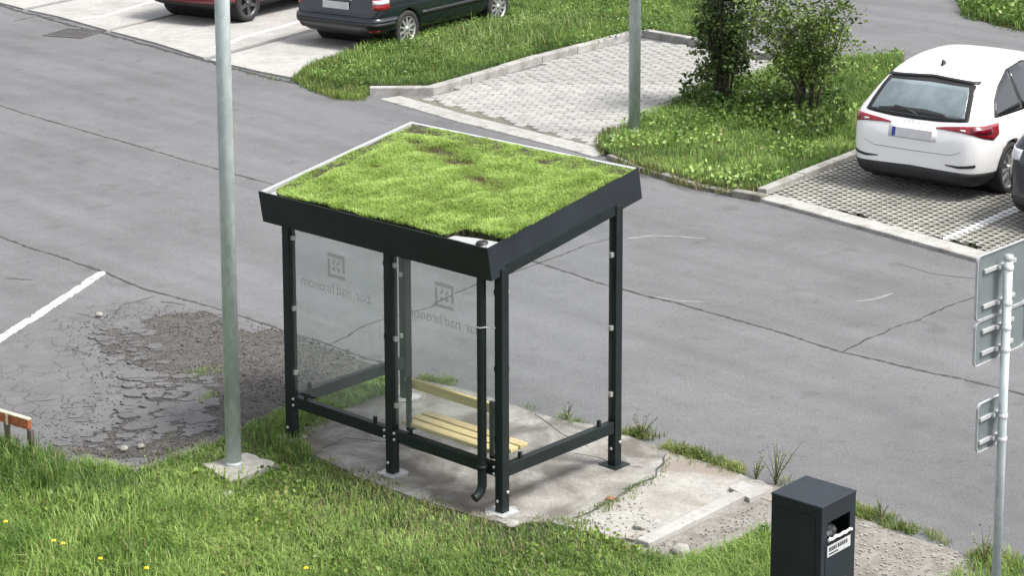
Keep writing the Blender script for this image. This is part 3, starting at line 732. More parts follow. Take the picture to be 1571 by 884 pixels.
# verge behind the bay
tall('verge_grass', NOSE, 1500, .10, PAL_DARK, .03, .011, z=.09, seed=10)
tall('verge_tall_grass', [(470, 118), (560, 72), (700, 22), (860, 10), (1030, 5), (1030, 30), (850, 70), (680, 110), (560, 128)], 420, .17, PAL_MEADOW, .06, .011, z=.09, seed=11, cut=(1.5, .38))
tall('verge_seed_heads', [(620, 75), (760, 35), (900, 30), (930, 48), (800, 84), (690, 100)], 170, .32, [(.12, .19, .05), (.17, .24, .07), (.23, .30, .10), (.30, .36, .15)], .08, .012, z=.09, seed=12)
tall('nose_low', [(445, 124), (470, 106), (530, 84), (600, 120), (566, 132), (566, 150), (552, 154), (515, 152), (475, 140)], 2000, .13, PAL_DARK, .12, .010, seed=27)
tall('nose_grass', [(448, 124), (480, 100), (540, 80), (600, 118), (569, 134), (560, 156), (515, 154), (475, 138)], 1100, .14, [(.08, .13, .02), (.12, .17, .03), (.17, .22, .045), (.22, .26, .07)], .08, .011, z=.0, seed=13)
x, y = scatter(PX([(470, 118), (560, 76), (700, 28), (1030, -10), (1030, 44), (850, 78), (680, 118), (560, 140)], .09), 420); k = vn(x, y, 1.3, 71) > .42; x, y = x[k], y[k]; N = len(x)
tag(link_mesh('verge_ground_cover', leaves_mesh('verge_ground_cover', np.stack([x, y, .09 + RNG.uniform(.02, .12, N)], 1), RNG.uniform(.03, .07, N), green(x, y, N, PAL_DARK, 2, 72, .02), .2, 1.8), M_LEAF), kind='stuff')
# island
tall('island_grass', ISL, 1500, .11, PAL_MEADOW, .05, .010, z=.07, seed=14)
tall('island_long_grass', [(1190, 110), (1290, 92), (1385, 88), (1390, 190), (1300, 225), (1240, 170)], 800, .22, PAL_DARK, .06, .011, z=.07, seed=15)
tall('island_edge_grass', [(910, 222), (925, 200), (960, 198), (990, 240), (1060, 268), (1160, 290), (1160, 306), (1120, 303), (1060, 291), (985, 268), (925, 244)], 1800, .13, [(.05, .08, .018), (.08, .11, .028), (.11, .14, .04), (.15, .16, .06)], .3, .010, z=.03, seed=16, cut=(3.5, .36))
tall('island_kerb_grass', [(915, 228), (985, 250), (1060, 272), (1130, 290), (1150, 305), (1060, 290), (985, 268), (925, 246)], 1500, .09, [(.07, .10, .025), (.11, .14, .04), (.15, .18, .055), (.2, .21, .08)], .3, .009, z=.0, seed=62, cut=(2.5, .42))
x, y = scatter(PX(ISL, .07), 330); k = vn(x, y, 1.6, 21) > .45; x, y = x[k], y[k]; N = len(x)
me = leaves_mesh('island_cover', np.stack([x, y, .07 + RNG.uniform(.03, .14, N)], 1), RNG.uniform(.04, .08, N), green(x, y, N, PAL_MEADOW, 2, 22, .02), .2, 1.5)
tag(link_mesh('island_ground_cover', me, M_LEAF), kind='stuff')
UND = [(1040, 140), (1110, 128), (1200, 140), (1290, 150), (1300, 200), (1240, 222), (1150, 205), (1060, 180)]
tall('shrub_undergrowth', UND, 900, .24, [(.03, .06, .012), (.05, .09, .018), (.075, .125, .025), (.11, .16, .034)], .02, .014, z=.07, seed=30, cut=(1.2, .3))
x, y = scatter(PX(UND, .07), 330); N = len(x)
tag(link_mesh('undergrowth_leaves', leaves_mesh('undergrowth_leaves', np.stack([x, y, .07 + RNG.uniform(.05, .3, N)], 1), RNG.uniform(.04, .09, N), green(x, y, N, [(.03, .06, .012), (.05, .09, .018), (.08, .125, .026), (.12, .165, .036)], 1.5, 31, .0), .2, 1.5), M_LEAF), kind='stuff')
tall('far_lawn', FARL, 600, .2, PAL_DARK, .05, .016, z=.01, seed=17)
tall('far_lawn_edge', FARE, 900, .1, PAL_DARK, .15, .014, z=.0, seed=28, cut=(2, .3))
x, y = scatter(PX(FARL), 500); N = len(x)
tag(link_mesh('far_lawn_cover', leaves_mesh('far_lawn_cover', np.stack([x, y, RNG.uniform(.03, .3, N)], 1), RNG.uniform(.05, .12, N), green(x, y, N, PAL_DARK, 1, 29, .02), .2, 1.4), M_LEAF), kind='stuff')
tall('slab_edge_weeds', [(345, 97), (400, 112), (460, 126), (470, 138), (400, 122), (345, 105)], 380, .07, PAL_DARK, .2, .010, seed=18, cut=(4, .4))
tall('bin_grass', [(1040, 870), (1100, 850), (1178, 812), (1182, 905), (1060, 905)], 2300, .13, PAL_MEADOW, .04, .010, seed=19)
tall('corner_grass', [(1440, 905), (1480, 868), (1520, 850), (1571, 862), (1700, 900), (1600, 960)], 1500, .16, PAL_MEADOW, .15, .009, seed=20)

# ---- concrete around the shelter
pad = sheet('concrete_pad', jagged([(455, 688), (468, 660), (530, 630), (600, 604), (628, 584), (700, 598), (760, 616), (830, 640), (900, 655), (960, 672), (1022, 694), (1006, 736), (932, 777), (878, 801), (780, 810), (700, 788), (590, 752), (520, 722)], .014, .05), -.03, .022, M_CONC_P)
pad2 = sheet('concrete_apron', jagged([(820, 800), (930, 745), (985, 700), (1000, 686), (1028, 698), (1100, 718), (1182, 748), (1190, 775), (1145, 762), (992, 834), (940, 828)], .014, .05), -.03, .019, M_CONC_P2)
def padcrack(par, pts, w_, mat=M_TAR_SHADE, jag=.7): return ribbon('crack_and_rim_shade', [G(*p) for p in pts], w_, .0245, mat, par, jag)
padcrack(pad, [(470, 712), (500, 690), (530, 676), (600, 684), (660, 700)], .007, M_SEAM); padcrack(pad, [(880, 700), (915, 706), (940, 716), (985, 722)], .01, M_SEAM)
padcrack(pad, [(820, 640), (860, 668), (900, 690)], .01, M_SEAM)
sheet('bin_apron', PX([(960, 846), (990, 820), (1142, 750), (1184, 746), (1300, 790), (1380, 822), (1460, 846), (1500, 872), (1440, 905), (1500, 960), (1160, 960), (1176, 818), (1100, 854), (1040, 868)]), -.03, .014, M_RUBBLE)
ch = MB(); a, b_ = G(992, 832, .06), G(1142, 758, .06); d = (b_ - a); ang = math.atan2(d.y, d.x)
ch.box(0, d.length, -.02, .10, -.01, .06, bev=.012)
o = ch.build('concrete_beam', M_CONC_L); o.location = (a.x, a.y, 0); o.rotation_euler = (0, .0, ang)
tag(o, 'long pale concrete beam lying on the apron between the shelter and the bin', 'concrete beam')
ch = MB(); ch.prism(PX([(1118, 757), (1140, 748), (1175, 765), (1150, 775)]), -.01, .05)
tag(ch.build('concrete_block', M_CONC_L), 'short concrete block at the far end of the pale beam', 'concrete block')
# stones on the apron: each its own thing where it shows
def rock(px, py, r_, label, mat=M_STONE, z=.02):
    mb = MB(); bmesh.ops.create_icosphere(mb.bm, subdivisions=2, radius=r_)
    for v in mb.bm.verts:
        nz = 1 + .35 * (vn([v.co.x * 3 / r_ + px], [v.co.y * 3 / r_ + v.co.z * 2 / r_], 1, 3)[0] - .5)
        v.co = Vector((v.co.x * nz * 1.2, v.co.y * nz, v.co.z * nz * .6))
    o = mb.build('stone', mat); p = G(px, py); o.location = (p.x, p.y, z + r_ * .35); o.rotation_euler.z = random.random() * 6
    return tag(o, label, 'stone', 'loose stones around the shelter')
rock(936, 771, .03, 'small rusty brown stone beside the weedy slab joint', simple('brown_stone', (.22, .11, .06), .9))
rock(982, 815, .045, 'pale lump of concrete at the left end of the beam')
rock(1045, 853, .07, 'white rubble stone in front of the beam near the grass')
rock(786, 812, .05, 'pale stone beside the foot of the nearest shelter post')
rock(152, 487, .035, 'small white stone lying on the asphalt near the white bay line')
rock(190, 694, .035, 'white stone among the broken asphalt by the grass')
rock(216, 690, .03, 'tiny pale stone at the edge of the broken asphalt, left of the lamp post')
rock(350, 765, .04, 'grey stone in the grass just below the lamp post block')
mb = MB()
x, y = scatter(PX([(880, 800), (980, 770), (1000, 800), (1050, 850), (1180, 800), (1180, 770), (1130, 790), (1030, 845), (900, 822)]), 420)
for xx, yy in zip(x, y):
    r_ = random.uniform(.003, .010); mb.prism([(xx + r_ * math.cos(a + random.random()), yy + r_ * math.sin(a + random.random())) for a in (0, 1.5, 3.1, 4.6)], 0, r_ * .8 + .022)
tag(mb.build('rubble_gravel', M_STONE), kind='stuff')
x, y = scatter(PX([(1310, 800), (1380, 822), (1460, 846), (1500, 872), (1440, 905), (1310, 905)]), 420); mb = MB()
for xx, yy in zip(x, y):
    r_ = random.uniform(.004, .014); mb.prism([(xx + r_ * math.cos(a + random.random()), yy + r_ * math.sin(a + random.random())) for a in (0, 1.5, 3.1, 4.6)], 0, r_ * .8 + .014)
tag(mb.build('apron_gravel', M_STONE), kind='stuff')

tall('foot_grass', [(415, 672), (452, 664), (468, 682), (482, 706), (452, 716), (425, 700)], 3000, .13, PAL_MEADOW, .2, .008, seed=44)
tall('lawn_tufts', [(-60, 760), (200, 740), (330, 720), (560, 780), (700, 820), (1040, 900), (-100, 960)], 700, .15, [(.10, .17, .03), (.15, .235, .045), (.20, .29, .06), (.26, .34, .09)], .1, .009, seed=45, cut=(2.4, .60))
tall('lawn_dark_tufts', [(-60, 740), (200, 730), (380, 700), (560, 780), (700, 820), (1040, 900), (-100, 960)], 900, .12, [(.03, .07, .014), (.045, .095, .018), (.06, .12, .024), (.08, .14, .03)], .02, .009, seed=52, cut=(2.0, .62))
tall('pad_fringe', [(452, 680), (475, 690), (525, 712), (600, 742), (700, 776), (780, 800), (850, 795), (900, 800), (960, 822), (1040, 850), (1040, 872), (940, 842), (870, 812), (780, 822), (700, 800), (590, 764), (515, 734), (450, 700)], 2600, .06, [(.07, .10, .02), (.11, .15, .035), (.16, .2, .05), (.22, .24, .08)], .3, .007, seed=41, cut=(5, .46))
tall('seam_grass', [(868, 806), (884, 792), (930, 770), (955, 762), (950, 778), (925, 792), (905, 806)], 2400, .05, PAL_DARK, .25, .007, z=.02, seed=42, cut=(7, .30))
padcrack(pad2, [(880, 801), (932, 776), (965, 757), (1006, 735), (1022, 700)], .016, M_SEAM, .8)
tall('seam_moss', [(872, 806), (935, 768), (990, 734), (1012, 728), (1020, 706), (1030, 708), (1016, 740), (945, 786), (880, 812)], 3000, .022, PAL_DARK, .2, .006, z=.02, seed=46, cut=(6, .5))
tall('seam_grass', [(955, 752), (990, 736), (992, 741), (965, 756)], 2600, .04, PAL_DARK, .1, .007, z=.02, seed=43)
# weeds along the kerb line of the near verge
def along(px, n, spread=.06):
    P = [G(*p) for p in px]; out = []
    for _ in range(n):
        i = random.randrange(len(P) - 1); out.append(P[i].lerp(P[i + 1], random.random()))
    a = np.array([(p.x, p.y) for p in out]); return a[:, 0] + RNG.normal(0, spread, n), a[:, 1] + RNG.normal(0, spread, n)
for seg, nn, hh_ in (([(640, 582), (690, 590)], 30, .07), ([(800, 628), (850, 645), (900, 650)], 16, .08), ([(960, 668), (1000, 672)], 12, .13), ([(1020, 690), (1060, 700), (1110, 716)], 46, .11), ([(1110, 718), (1150, 728), (1200, 742)], 26, .12),
                     ([(1312, 785), (1350, 800)], 24, .10), ([(1370, 808), (1420, 822), (1450, 832)], 40, .09), ([(1450, 832), (1500, 852), (1560, 880)], 50, .13), ([(885, 795), (940, 774), (965, 750), (995, 736)], 34, .03), ([(590, 598), (640, 578)], 14, .05)):
    x, y = along(seg, nn * 2, .05); kk = vn(x, y, 4.5, 61) + RNG.normal(0, .12, len(x)) > .42; x, y = x[kk], y[kk]
    if len(x) == 0: continue
    joint_tufts('roadside_weeds', x, y, hh_ * .8, None, 16, [(.07, .11, .022), (.11, .165, .035), (.16, .22, .05), (.22, .26, .08)], .028)
def weed(px, py, h, label, k=5):
    p = G(px, py); root = empty('weed_plant', p, label=label, cat='weed', group='stalky weeds along the road edge')
    mb = MB(); lp_ = []
    for _ in range(k * 2):
        a = random.random() * 6.28; l = random.uniform(.1, .75); hh = h * random.uniform(.55, 1); pts = []
        for t in (0, .3, .6, .85, 1): pts.append((math.cos(a) * l * hh * t ** 1.4, math.sin(a) * l * hh * t ** 1.4, hh * t))
        mb.tube(pts, [.004, .0035, .003, .002, .001], 5)
        for t in np.linspace(.2, 1, 9): lp_.append((math.cos(a) * l * hh * t ** 1.4, math.sin(a) * l * hh * t ** 1.4, hh * t))
    mb.build('stem', simple('weed_stem', (.11, .10, .065), .8) if 'weed_stem' not in MATS else MATS['weed_stem'], root)
    pos = np.array(lp_); pos = pos[RNG.random(len(pos)) < .7]; N = len(pos)
    me = leaves_mesh('foliage', pos, RNG.uniform(.012, .035, N) , green(pos[:, 0], pos[:, 1], N, PAL_DARK, 2, 3, .3), .3, 2.6)
    link_mesh('foliage', me, M_LEAF, root)
weed(985, 672, .22, 'stalky weed at the road edge just right of the far right shelter post')
weed(1190, 745, .36, 'tallest stalky weed at the road edge behind the litter bin', 7)
weed(1160, 738, .2, 'short weed at the road edge just left of the tallest one')
weed(870, 648, .2, 'thin weed seen under the side rail of the shelter', 4)
weed(1045, 700, .16, 'bushy weed on the kerb line between shelter and bin', 7)
weed(1352, 800, .2, 'thin weed at the road edge just right of the bin', 4)
weed(1510, 868, .26, 'weed at the road edge left of the sign post foot', 6)
weed(232, 716, .32, 'dry stalk standing in the grass left of the lamp post', 2)

# dandelions
fl = MB(); bmesh.ops.create_icosphere(fl.bm, subdivisions=1, radius=.02)
for v in fl.bm.verts: v.co.z *= .45
fme = fl.mesh('flower_head'); fme.materials.append(M_YEL)
stm = MB(); stm.tube([(0, 0, 0), (.005, 0, .08), (0, 0, .155)], .002, 5); sme = stm.mesh('stem'); sme.materials.append(simple('flower_stem', (.10, .18, .04), .7))
for (px, py, lb) in ((84, 862, 'yellow dandelion, leftmost of the close pair in the lower left grass'), (98, 866, 'yellow dandelion, right one of the close pair in the lower left grass'), (155, 890, 'single yellow dandelion near the bottom edge right of the pair'),
                     (10, 832, 'yellow dandelion at the far left edge of the grass'), (470, 905, 'yellow dandelion at the bottom edge below the middle shelter post'), (226, 905, 'yellow dandelion at the bottom edge below the lamp post')):
    r = empty('dandelion', G(px, py), label=lb, cat='flower', group='dandelions in the foreground grass')
    inst('stem', sme, r); inst('flower_head', fme, r, (0, 0, .16))

# ================================================================== SHELTER
YAW = R(47.46); LAB, LAC = 1.326, 2.375
sh = empty('bus_shelter', (-.0973, 15.970, 0), YAW, label='small dark grey steel and glass bus shelter with a grass covered roof', cat='bus shelter')
# local x: towards the road (A to B); local y: along the back (A to C)
POSTS = {'A': (0, 0), 'B': (LAB, 0), 'C': (0, LAC), 'D': (0, LAC / 2), 'E': (LAB, LAC)}
TILT = R(9.70); ZT = 2.137; ON = .181; OC, OA = .153, .025; SL = 1.779; FH = .263
def roofz(x): return ZT + (x + ON) * math.tan(TILT)
Mr = Matrix.Translation((-ON, 0, ZT)) @ Matrix.Rotation(-TILT, 4, 'Y')     # roof frame: x up the slope, z normal
ph = .039
for k, (px, py) in POSTS.items():
    zt = roofz(px) - FH / math.cos(TILT) + .05
    o = MB().box(-ph, ph, -ph, ph, .030, zt, bev=.004).build('post', M_STEEL, sh); o.location = (px, py, 0)
    plate = MB().box(-.09, .09, -.09, .09, .022, .031).build('base_plate', M_STEEL if k == 'B' else M_ALU, o)
    bl = []
    for (dx, dy) in ((-.065, -.065), (.065, -.065), (-.065, .065), (.065, .065)):
        pass
bolt = MB(); bolt.lathe([(.0, .012), (.010, .011), (.013, .006), (.013, 0)], 'z', 8); bolt_me = bolt.mesh('bolt'); bolt_me.materials.append(M_BOLT)
def bolt_at(x, y, z, nx, ny):
    # bolt head sitting on a face whose outward normal is (nx, ny)
    o = inst('bolt', bolt_me, sh, (x, y, z)); o.rotation_euler = Vector((nx, ny, 0)).to_track_quat('Z', 'Y').to_euler()
for k, (px, py) in POSTS.items():
    if k in 'ACD': bolt_at(px - ph - .001, py + .01, .12, -1, 0)
    if k in 'AB': bolt_at(px + .015, py - ph - .001, .19 if k == 'A' else .22, 0, -1); 
    if k == 'B': bolt_at(px - ph - .001, py, .17, -1, 0)
# mortar patches under the plates
mortar = simple('mortar', (.26, .26, .245), .9, var=.15, vscale=20, bumps=.4)
for k in 'ADEC':
    px, py = POSTS[k]; pts = [(px + .125 * random.uniform(.6, 1.25) * math.cos(a), py + .125 * random.uniform(.6, 1.25) * math.sin(a)) for a in np.linspace(0, 6.28, 14)[:-1]]
    MB().prism(pts, .0215, .0285).build('mortar_bed', mortar, sh)
ZR1, ZR0 = .401, .305; rw = .030
def rail(x0, y0, x1, y1, z0=ZR0, z1=ZR1, mat=M_STEEL, nm='rail'):
    dx, dy = x1 - x0, y1 - y0; L = math.hypot(dx, dy); a = math.atan2(dy, dx)
    Mx = Matrix.Translation((x0, y0, 0)) @ Matrix.Rotation(a, 4, 'Z')
    return MB().box(ph + .001, L - ph - .001, -rw, rw, z0, z1, M=Mx, bev=.004).build(nm, mat, sh)
rail(0, 0, 0, LAC / 2); rail(0, LAC / 2, 0, LAC); rail(0, 0, LAB, 0); rail(0, LAC, LAB, LAC)
for y0 in (.055, LAC / 2 - .055, LAC / 2 + .055, LAC - .055):
    for z in (.325, .378): bolt_at(-rw - .001, y0, z, -1, 0)
# top beams under the roof
def topbeam(x0, y0, x1, y1):
    a = Vector((x0, y0, roofz(x0) - FH - .02)); b_ = Vector((x1, y1, roofz(x1) - FH - .02)); d = b_ - a
    q = d.to_track_quat('X', 'Z').to_matrix().to_4x4()
    MB().box(.04, d.length - .04, -.03, .03, 0, .08, M=Matrix.Translation(a) @ q).build('roof_beam', M_STEEL, sh)
topbeam(0, 0, 0, LAC); topbeam(LAB, 0, LAB, LAC); topbeam(0, 0, LAB, 0); topbeam(0, LAC, LAB, LAC)
# glass panes with clamps
def pane(x0, y0, x1, y1, mat, zb=.45):
    a = Vector((x0, y0, 0)); b_ = Vector((x1, y1, 0)); d = (b_ - a).normalized(); n_ = Vector((-d.y, d.x, 0)) * .004
    p0 = a + d * (ph + .012); p1 = b_ - d * (ph + .012); z0 = roofz(x0) - FH - .03; z1 = roofz(x1) - FH - .03
    bm = bmesh.new(); q = []
    for s in (-1, 1): q.append([bm.verts.new(Vector((p.x, p.y, z)) + n_ * s) for p, z in ((p0, zb), (p1, zb), (p1, z1), (p0, z0))])
    bm.faces.new(q[1]); bm.faces.new(q[0][::-1])
    for i in range(4): bm.faces.new([q[0][i], q[0][(i + 1) % 4], q[1][(i + 1) % 4], q[1][i]])
    bmesh.ops.recalc_face_normals(bm, faces=bm.faces)
    me = bpy.data.meshes.new('glass_pane'); bm.to_mesh(me); bm.free(); return link_mesh('glass_pane', me, mat, sh)
gp1 = pane(0, LAC / 2, 0, LAC, M_GLASS); gp2 = pane(0, 0, 0, LAC / 2, M_GLASS)
pane(0, 0, LAB, 0, M_GLASS2); pane(0, LAC, LAB, LAC, M_GLASS2)
clamp = MB(); clamp.box(-.018, .018, -.016, .016, -.02, .02, bev=.004); cme = clamp.mesh('glass_clamp'); cme.materials.append(M_BOLT)
cmd = cme.copy(); cmd.materials.clear(); cmd.materials.append(M_STEEL)
def clampat(x, y, z, me=cme): inst('glass_clamp', me, sh, (x, y, z))
for z in (1.75, 1.15, .60):
    clampat(0, ph + .012, z, cmd); clampat(0, LAC / 2 - ph - .012, z); clampat(0, LAC / 2 + ph + .012, z, cmd if z > 1 else cme); clampat(0, LAC - ph - .012, z)
    clampat(LAB - ph - .012, 0, z + .03); clampat(ph + .012, 0, z, cmd if z < 1.7 else cme); clampat(ph + .012, LAC, z); clampat(LAB - ph - .012, LAC, z)
foot = MB(); foot.box(-.012, .012, -.012, .012, 0, .05); fme_ = foot.mesh('pane_foot'); fme_.materials.append(M_STEEL)
for (x_, y_) in ((0, .2), (0, .98), (0, 1.38), (0, 2.2), (.2, 0), (1.13, 0), (.2, LAC), (1.13, LAC)): inst('pane_foot', fme_, sh, (x_, y_, ZR1))

# town emblem and name on the two rear panes, read from the road side
def lettering(pane_o, yc, parent=None):
    zc = 1.605; t = .0055
    mb = MB()
    # square frame open at two corners, with four marks inside; seen mirrored from behind
    s = .10
    def bar_(y0, y1, z0, z1): mb.box(t - .001, t + .0005, yc + y0, yc + y1, zc + z0, zc + z1)
    bar_(-s, s, s - .032, s)                  # top
    bar_(-s, -s + .026, -s * .45, s - .033)   # one side, stops short
    bar_(-s, s, -s, -s + .026)                # bottom
    bar_(s - .026, s, -s + .027, s * .5)      # other side, stops short
    for (a0, a1, c0, c1) in ((-.045, -.028, .022, .05), (-.03, -.012, .008, .03), (.012, .03, .022, .05), (.028, .045, .006, .03), (-.045, -.014, -.042, -.014), (.014, .045, -.042, -.014)): bar_(a0, a1, c0, c1)
    mb.build('emblem', M_ETCH, pane_o)
    for word, off in (('žiar', -.31), ('nad', -.085), ('hronom', .225)):
        cu = bpy.data.curves.new('name', 'FONT'); cu.body = word; cu.size = .124; cu.align_x = 'CENTER'; cu.extrude = .0004
        to = bpy.data.objects.new('tmp', cu); C.objects.link(to); bpy.context.view_layer.update()
        me = bpy.data.meshes.new_from_object(to.evaluated_get(bpy.context.evaluated_depsgraph_get())); bpy.data.objects.remove(to)
        o = link_mesh('lettering', me, M_ETCH, pane_o)
        o.matrix_basis = Matrix.Translation((t, yc + off, 1.37)) @ Matrix(((0, 0, 1, 0), (1, 0, 0, 0), (0, 1, 0, 0), (0, 0, 0, 1)))
lettering(gp1, 1.815); lettering(gp2, .605)

# roof tray: four fascia boards in the roof frame
y0r, y1r = -OA, LAC + OC; th = .012
def rbox(nm, x0, x1, ya, yb, za, zb, mat, bev=0, parent=sh): return MB().box(x0, x1, ya, yb, za, zb, M=Mr, bev=bev).build(nm, mat, parent)
fx = [rbox('fascia', 0, th, y0r, y1r, -FH, 0, M_STEEL), rbox('fascia', SL - th, SL, y0r, y1r, -FH, 0, M_STEEL_LIT),
      rbox('fascia', th + .0005, SL - th - .0005, y0r, y0r + th, -FH, 0, M_STEEL_LIT), rbox('fascia', th + .0005, SL - th - .0005, y1r - th, y1r, -FH, 0, M_STEEL_LIT)]
rbox('roof_deck', th + .001, SL - th - .001, y0r + th + .001, y1r - th - .001, -.10, -.065, M_ALU)
rbox('roof_soffit', th + .001, SL - th - .001, y0r + th + .001, y1r - th - .001, -.22, -.205, M_STEEL)
# light flashing strips along the far and left edges
e = .05
rbox('flashing', th + .001, SL - th - .001, y1r - th - e, y1r - th - .002, -.064, .004, M_ALU)
rbox('flashing', SL - th - .035, SL - th - .002, y0r + th + .002, y1r - th - e - .002, -.064, .003, M_ALU)
rbox('flashing', th + .001, th + .012, y0r + .3, y1r - .1, -.064, -.006, M_STEEL)
# sheet metal corner by the outlet, and the round outlet with its cap
MB().prism([(th + .002, y0r + th + .002), (.155, y0r + th + .002), (.135, .20), (.09, .40), (th + .002, .42)], -.064, -.012, M=Mr).build('corner_sheet', M_ALU, sh)
MB().prism([(th + .002, y1r - th - .20), (.10, y1r - th - .10), (.18, y1r - th - .088), (th + .002, y1r - th - .088)], -.064, -.014, M=Mr).build('corner_sheet', M_ALU, sh)
oc = MB(); oc.lathe([(.0, .022), (.025, .02), (.045, .012), (.048, 0)], 'z', 16); oo = oc.build('outlet_cap', M_BLACK, sh); oo.matrix_basis = Mr @ Matrix.Translation((.075, .10, -.012))
oc = inst('bolt', bolt_me, sh); oc.matrix_basis = Mr @ Matrix.Translation((.03, y0r + .03, -.006))
# turf: soil mat with ragged rim + blades
def turf_in(u, v):
    """1 inside turf (u: up the slope, v: along)"""
    jag_ = .02 * (vn(u, v, 9, 31) - .5) * 2 + .012 * (vn(u, v, 30, 32) - .5)
    lo = .035 + np.where(v < .44, .16 * np.clip((.44 - v) / .06, 0, 1), 0) + np.where(v > y1r - .22, .10 * np.clip((v - (y1r - .22)) / .16, 0, 1), 0)
    return (u > lo + jag_) & (u < SL - .065 + jag_ * .6) & (v < y1r - .09 + jag_ * .9) & (v > y0r + .002)
st = .022; us = np.arange(.02, SL, st); vs_ = np.arange(y0r, y1r, st); bm = bmesh.new(); cache = {}
def th_(u, v): return -.008 + .018 * float(vn(u, v, 5, 33)) + .010 * float(vn(u, v, 21, 34))
def tv(i, j, top):
    if (i, j, top) not in cache:
        u, v = us[i], vs_[j]; z = th_(u, v) if top else -.063
        cache[(i, j, top)] = bm.verts.new(Mr @ Vector((u + (0 if not top else random.uniform(-.004, .004)), v, z)))
    return cache[(i, j, top)]
UU, VV = np.meshgrid(us, vs_, indexing='ij'); tin = turf_in(UU.ravel(), VV.ravel()).reshape(UU.shape)
cellin = lambda i, j: 0 <= i < len(us) - 1 and 0 <= j < len(vs_) - 1 and tin[i, j] and tin[i + 1, j] and tin[i, j + 1] and tin[i + 1, j + 1]
for i in range(len(us) - 1):
    for j in range(len(vs_) - 1):
        if not cellin(i, j): continue
        bm.faces.new([tv(i, j, 1), tv(i + 1, j, 1), tv(i + 1, j + 1, 1), tv(i, j + 1, 1)])
        if not cellin(i - 1, j): bm.faces.new([tv(i, j, 0), tv(i, j, 1), tv(i, j + 1, 1), tv(i, j + 1, 0)])
        if not cellin(i + 1, j): bm.faces.new([tv(i + 1, j, 0), tv(i + 1, j + 1, 0), tv(i + 1, j + 1, 1), tv(i + 1, j, 1)])
        if not cellin(i, j - 1): bm.faces.new([tv(i, j, 0), tv(i + 1, j, 0), tv(i + 1, j, 1), tv(i, j, 1)])
        if not cellin(i, j + 1): bm.faces.new([tv(i, j + 1, 0), tv(i, j + 1, 1), tv(i + 1, j + 1, 1), tv(i + 1, j + 1, 0)])
me = bpy.data.meshes.new('turf_soil'); bm.to_mesh(me); bm.free(); link_mesh('turf_soil', me, M_SOIL, sh)
N = 150000; u = RNG.uniform(.02, SL, N); v = RNG.uniform(y0r, y1r, N); k = turf_in(u, v); u, v = u[k], v[k]; N = len(u)
# dry patches, where the photograph has them, in roof coordinates
def patch(u0, v0, ru, rv): return np.exp(-(((u - u0) / ru) ** 2 + ((v - v0) / rv) ** 2))
DRY = [(1.30, 1.74, .06, .20), (1.20, 1.38, .05, .15), (.97, .95, .055, .14), (.80, 1.95, .03, .07), (1.50, .75, .04, .07), (1.38, 2.08, .03, .10)]
dry = sum(patch(*d_) for d_ in DRY) + .15 * (vn(u, v, 3, 41) > .8)
dry = np.clip(dry * (.5 + vn(u, v, 14, 42)), 0, 1)
keep = RNG.random(N) > dry * .55; u, v, dry = u[keep], v[keep], dry[keep]; N = len(u)
tn = green(u, v, N, PAL_ROOF, 4.0, 43, .03, (.34, .33, .14))
tn = tn * (1 - dry[:, None]) + np.array((.16, .13, .06)) * dry[:, None]
zz = -.010 + .018 * vn(u, v, 5, 33)
Pm = np.array(Mr); X = (Pm[:3, :3] @ np.stack([u, v, zz])).T + Pm[:3, 3]
edge = np.clip((y1r - .11 - v) / .25, .45, 1) * np.clip((SL - .08 - u) / .25, .5, 1)
hb_ = RNG.uniform(.018, .055, N) * (.5 + 1.0 * vn(u, v, 8, 44)) * (1 - dry * .5) * edge
blades('turf_grass', X[:, 0], X[:, 1], X[:, 2], hb_, RNG.uniform(.0035, .0075, N), tn, 1.0, sh)
print('roof blades', N)

# downpipe
pp = [(-.088, .125, roofz(-.088) - FH + .06), (-.088, .125, .30), (-.088, .125, .235), (-.10, .127, .195), (-.125, .13, .165), (-.165, .135, .145)]
MB().tube(pp, .036, 18, cap=False).build('downpipe', M_STEEL, sh)
MB().tube(pp[:1] + [(-.088, .125, roofz(-.088) - FH + .0)], .04, 18).build('pipe_collar', M_STEEL, sh)
MB().tube([(-.088, .125, .395), (-.088, .125, .36)], .0395, 18).build('pipe_collar', M_STEEL, sh)
MB().tube([(-.165, .135, .145), (-.15, .1335, .151)], .033, 16).build('pipe_mouth', M_BLACK, sh)
cl = MB(); cl.tube([(-.088, .165, 1.49), (-.13, .14, 1.49), (-.13, .10, 1.49), (-.088, .083, 1.49), (-.05, .05, 1.475), (-.045, .02, 1.49)], .005, 6); cl.build('pipe_clip', M_ALU, sh)

# bench: three seat slats, one back board, brackets
bench = empty('bench', (-.0973, 15.970, 0), YAW, label='wooden bench with three yellow seat slats and one back board inside the shelter', cat='bench')
sl = MB(); sl.box(-.045, .045, -.535, .535, -.016, .016, bev=.005); slm = sl.mesh('seat_slat'); slm.materials.append(M_WOOD)
for x_ in (.085, .195, .305): inst('seat_slat', slm, bench, (x_, .585 + random.uniform(-.004, .004), .455))
bb = MB(); bb.box(-.014, .014, -.51, .51, -.042, .042, bev=.005); bb = bb.build('back_board', M_WOOD, bench); bb.location = (.075, .585, .79); bb.rotation_euler.y = R(-8)
for y_ in (.14, 1.04):
    mb = MB(); mb.box(.03, .36, y_ - .02, y_ + .02, .405, .438); mb.box(.03, .055, y_ - .02, y_ + .02, .4381, .86); mb.build('bench_bracket', M_STEEL, bench)

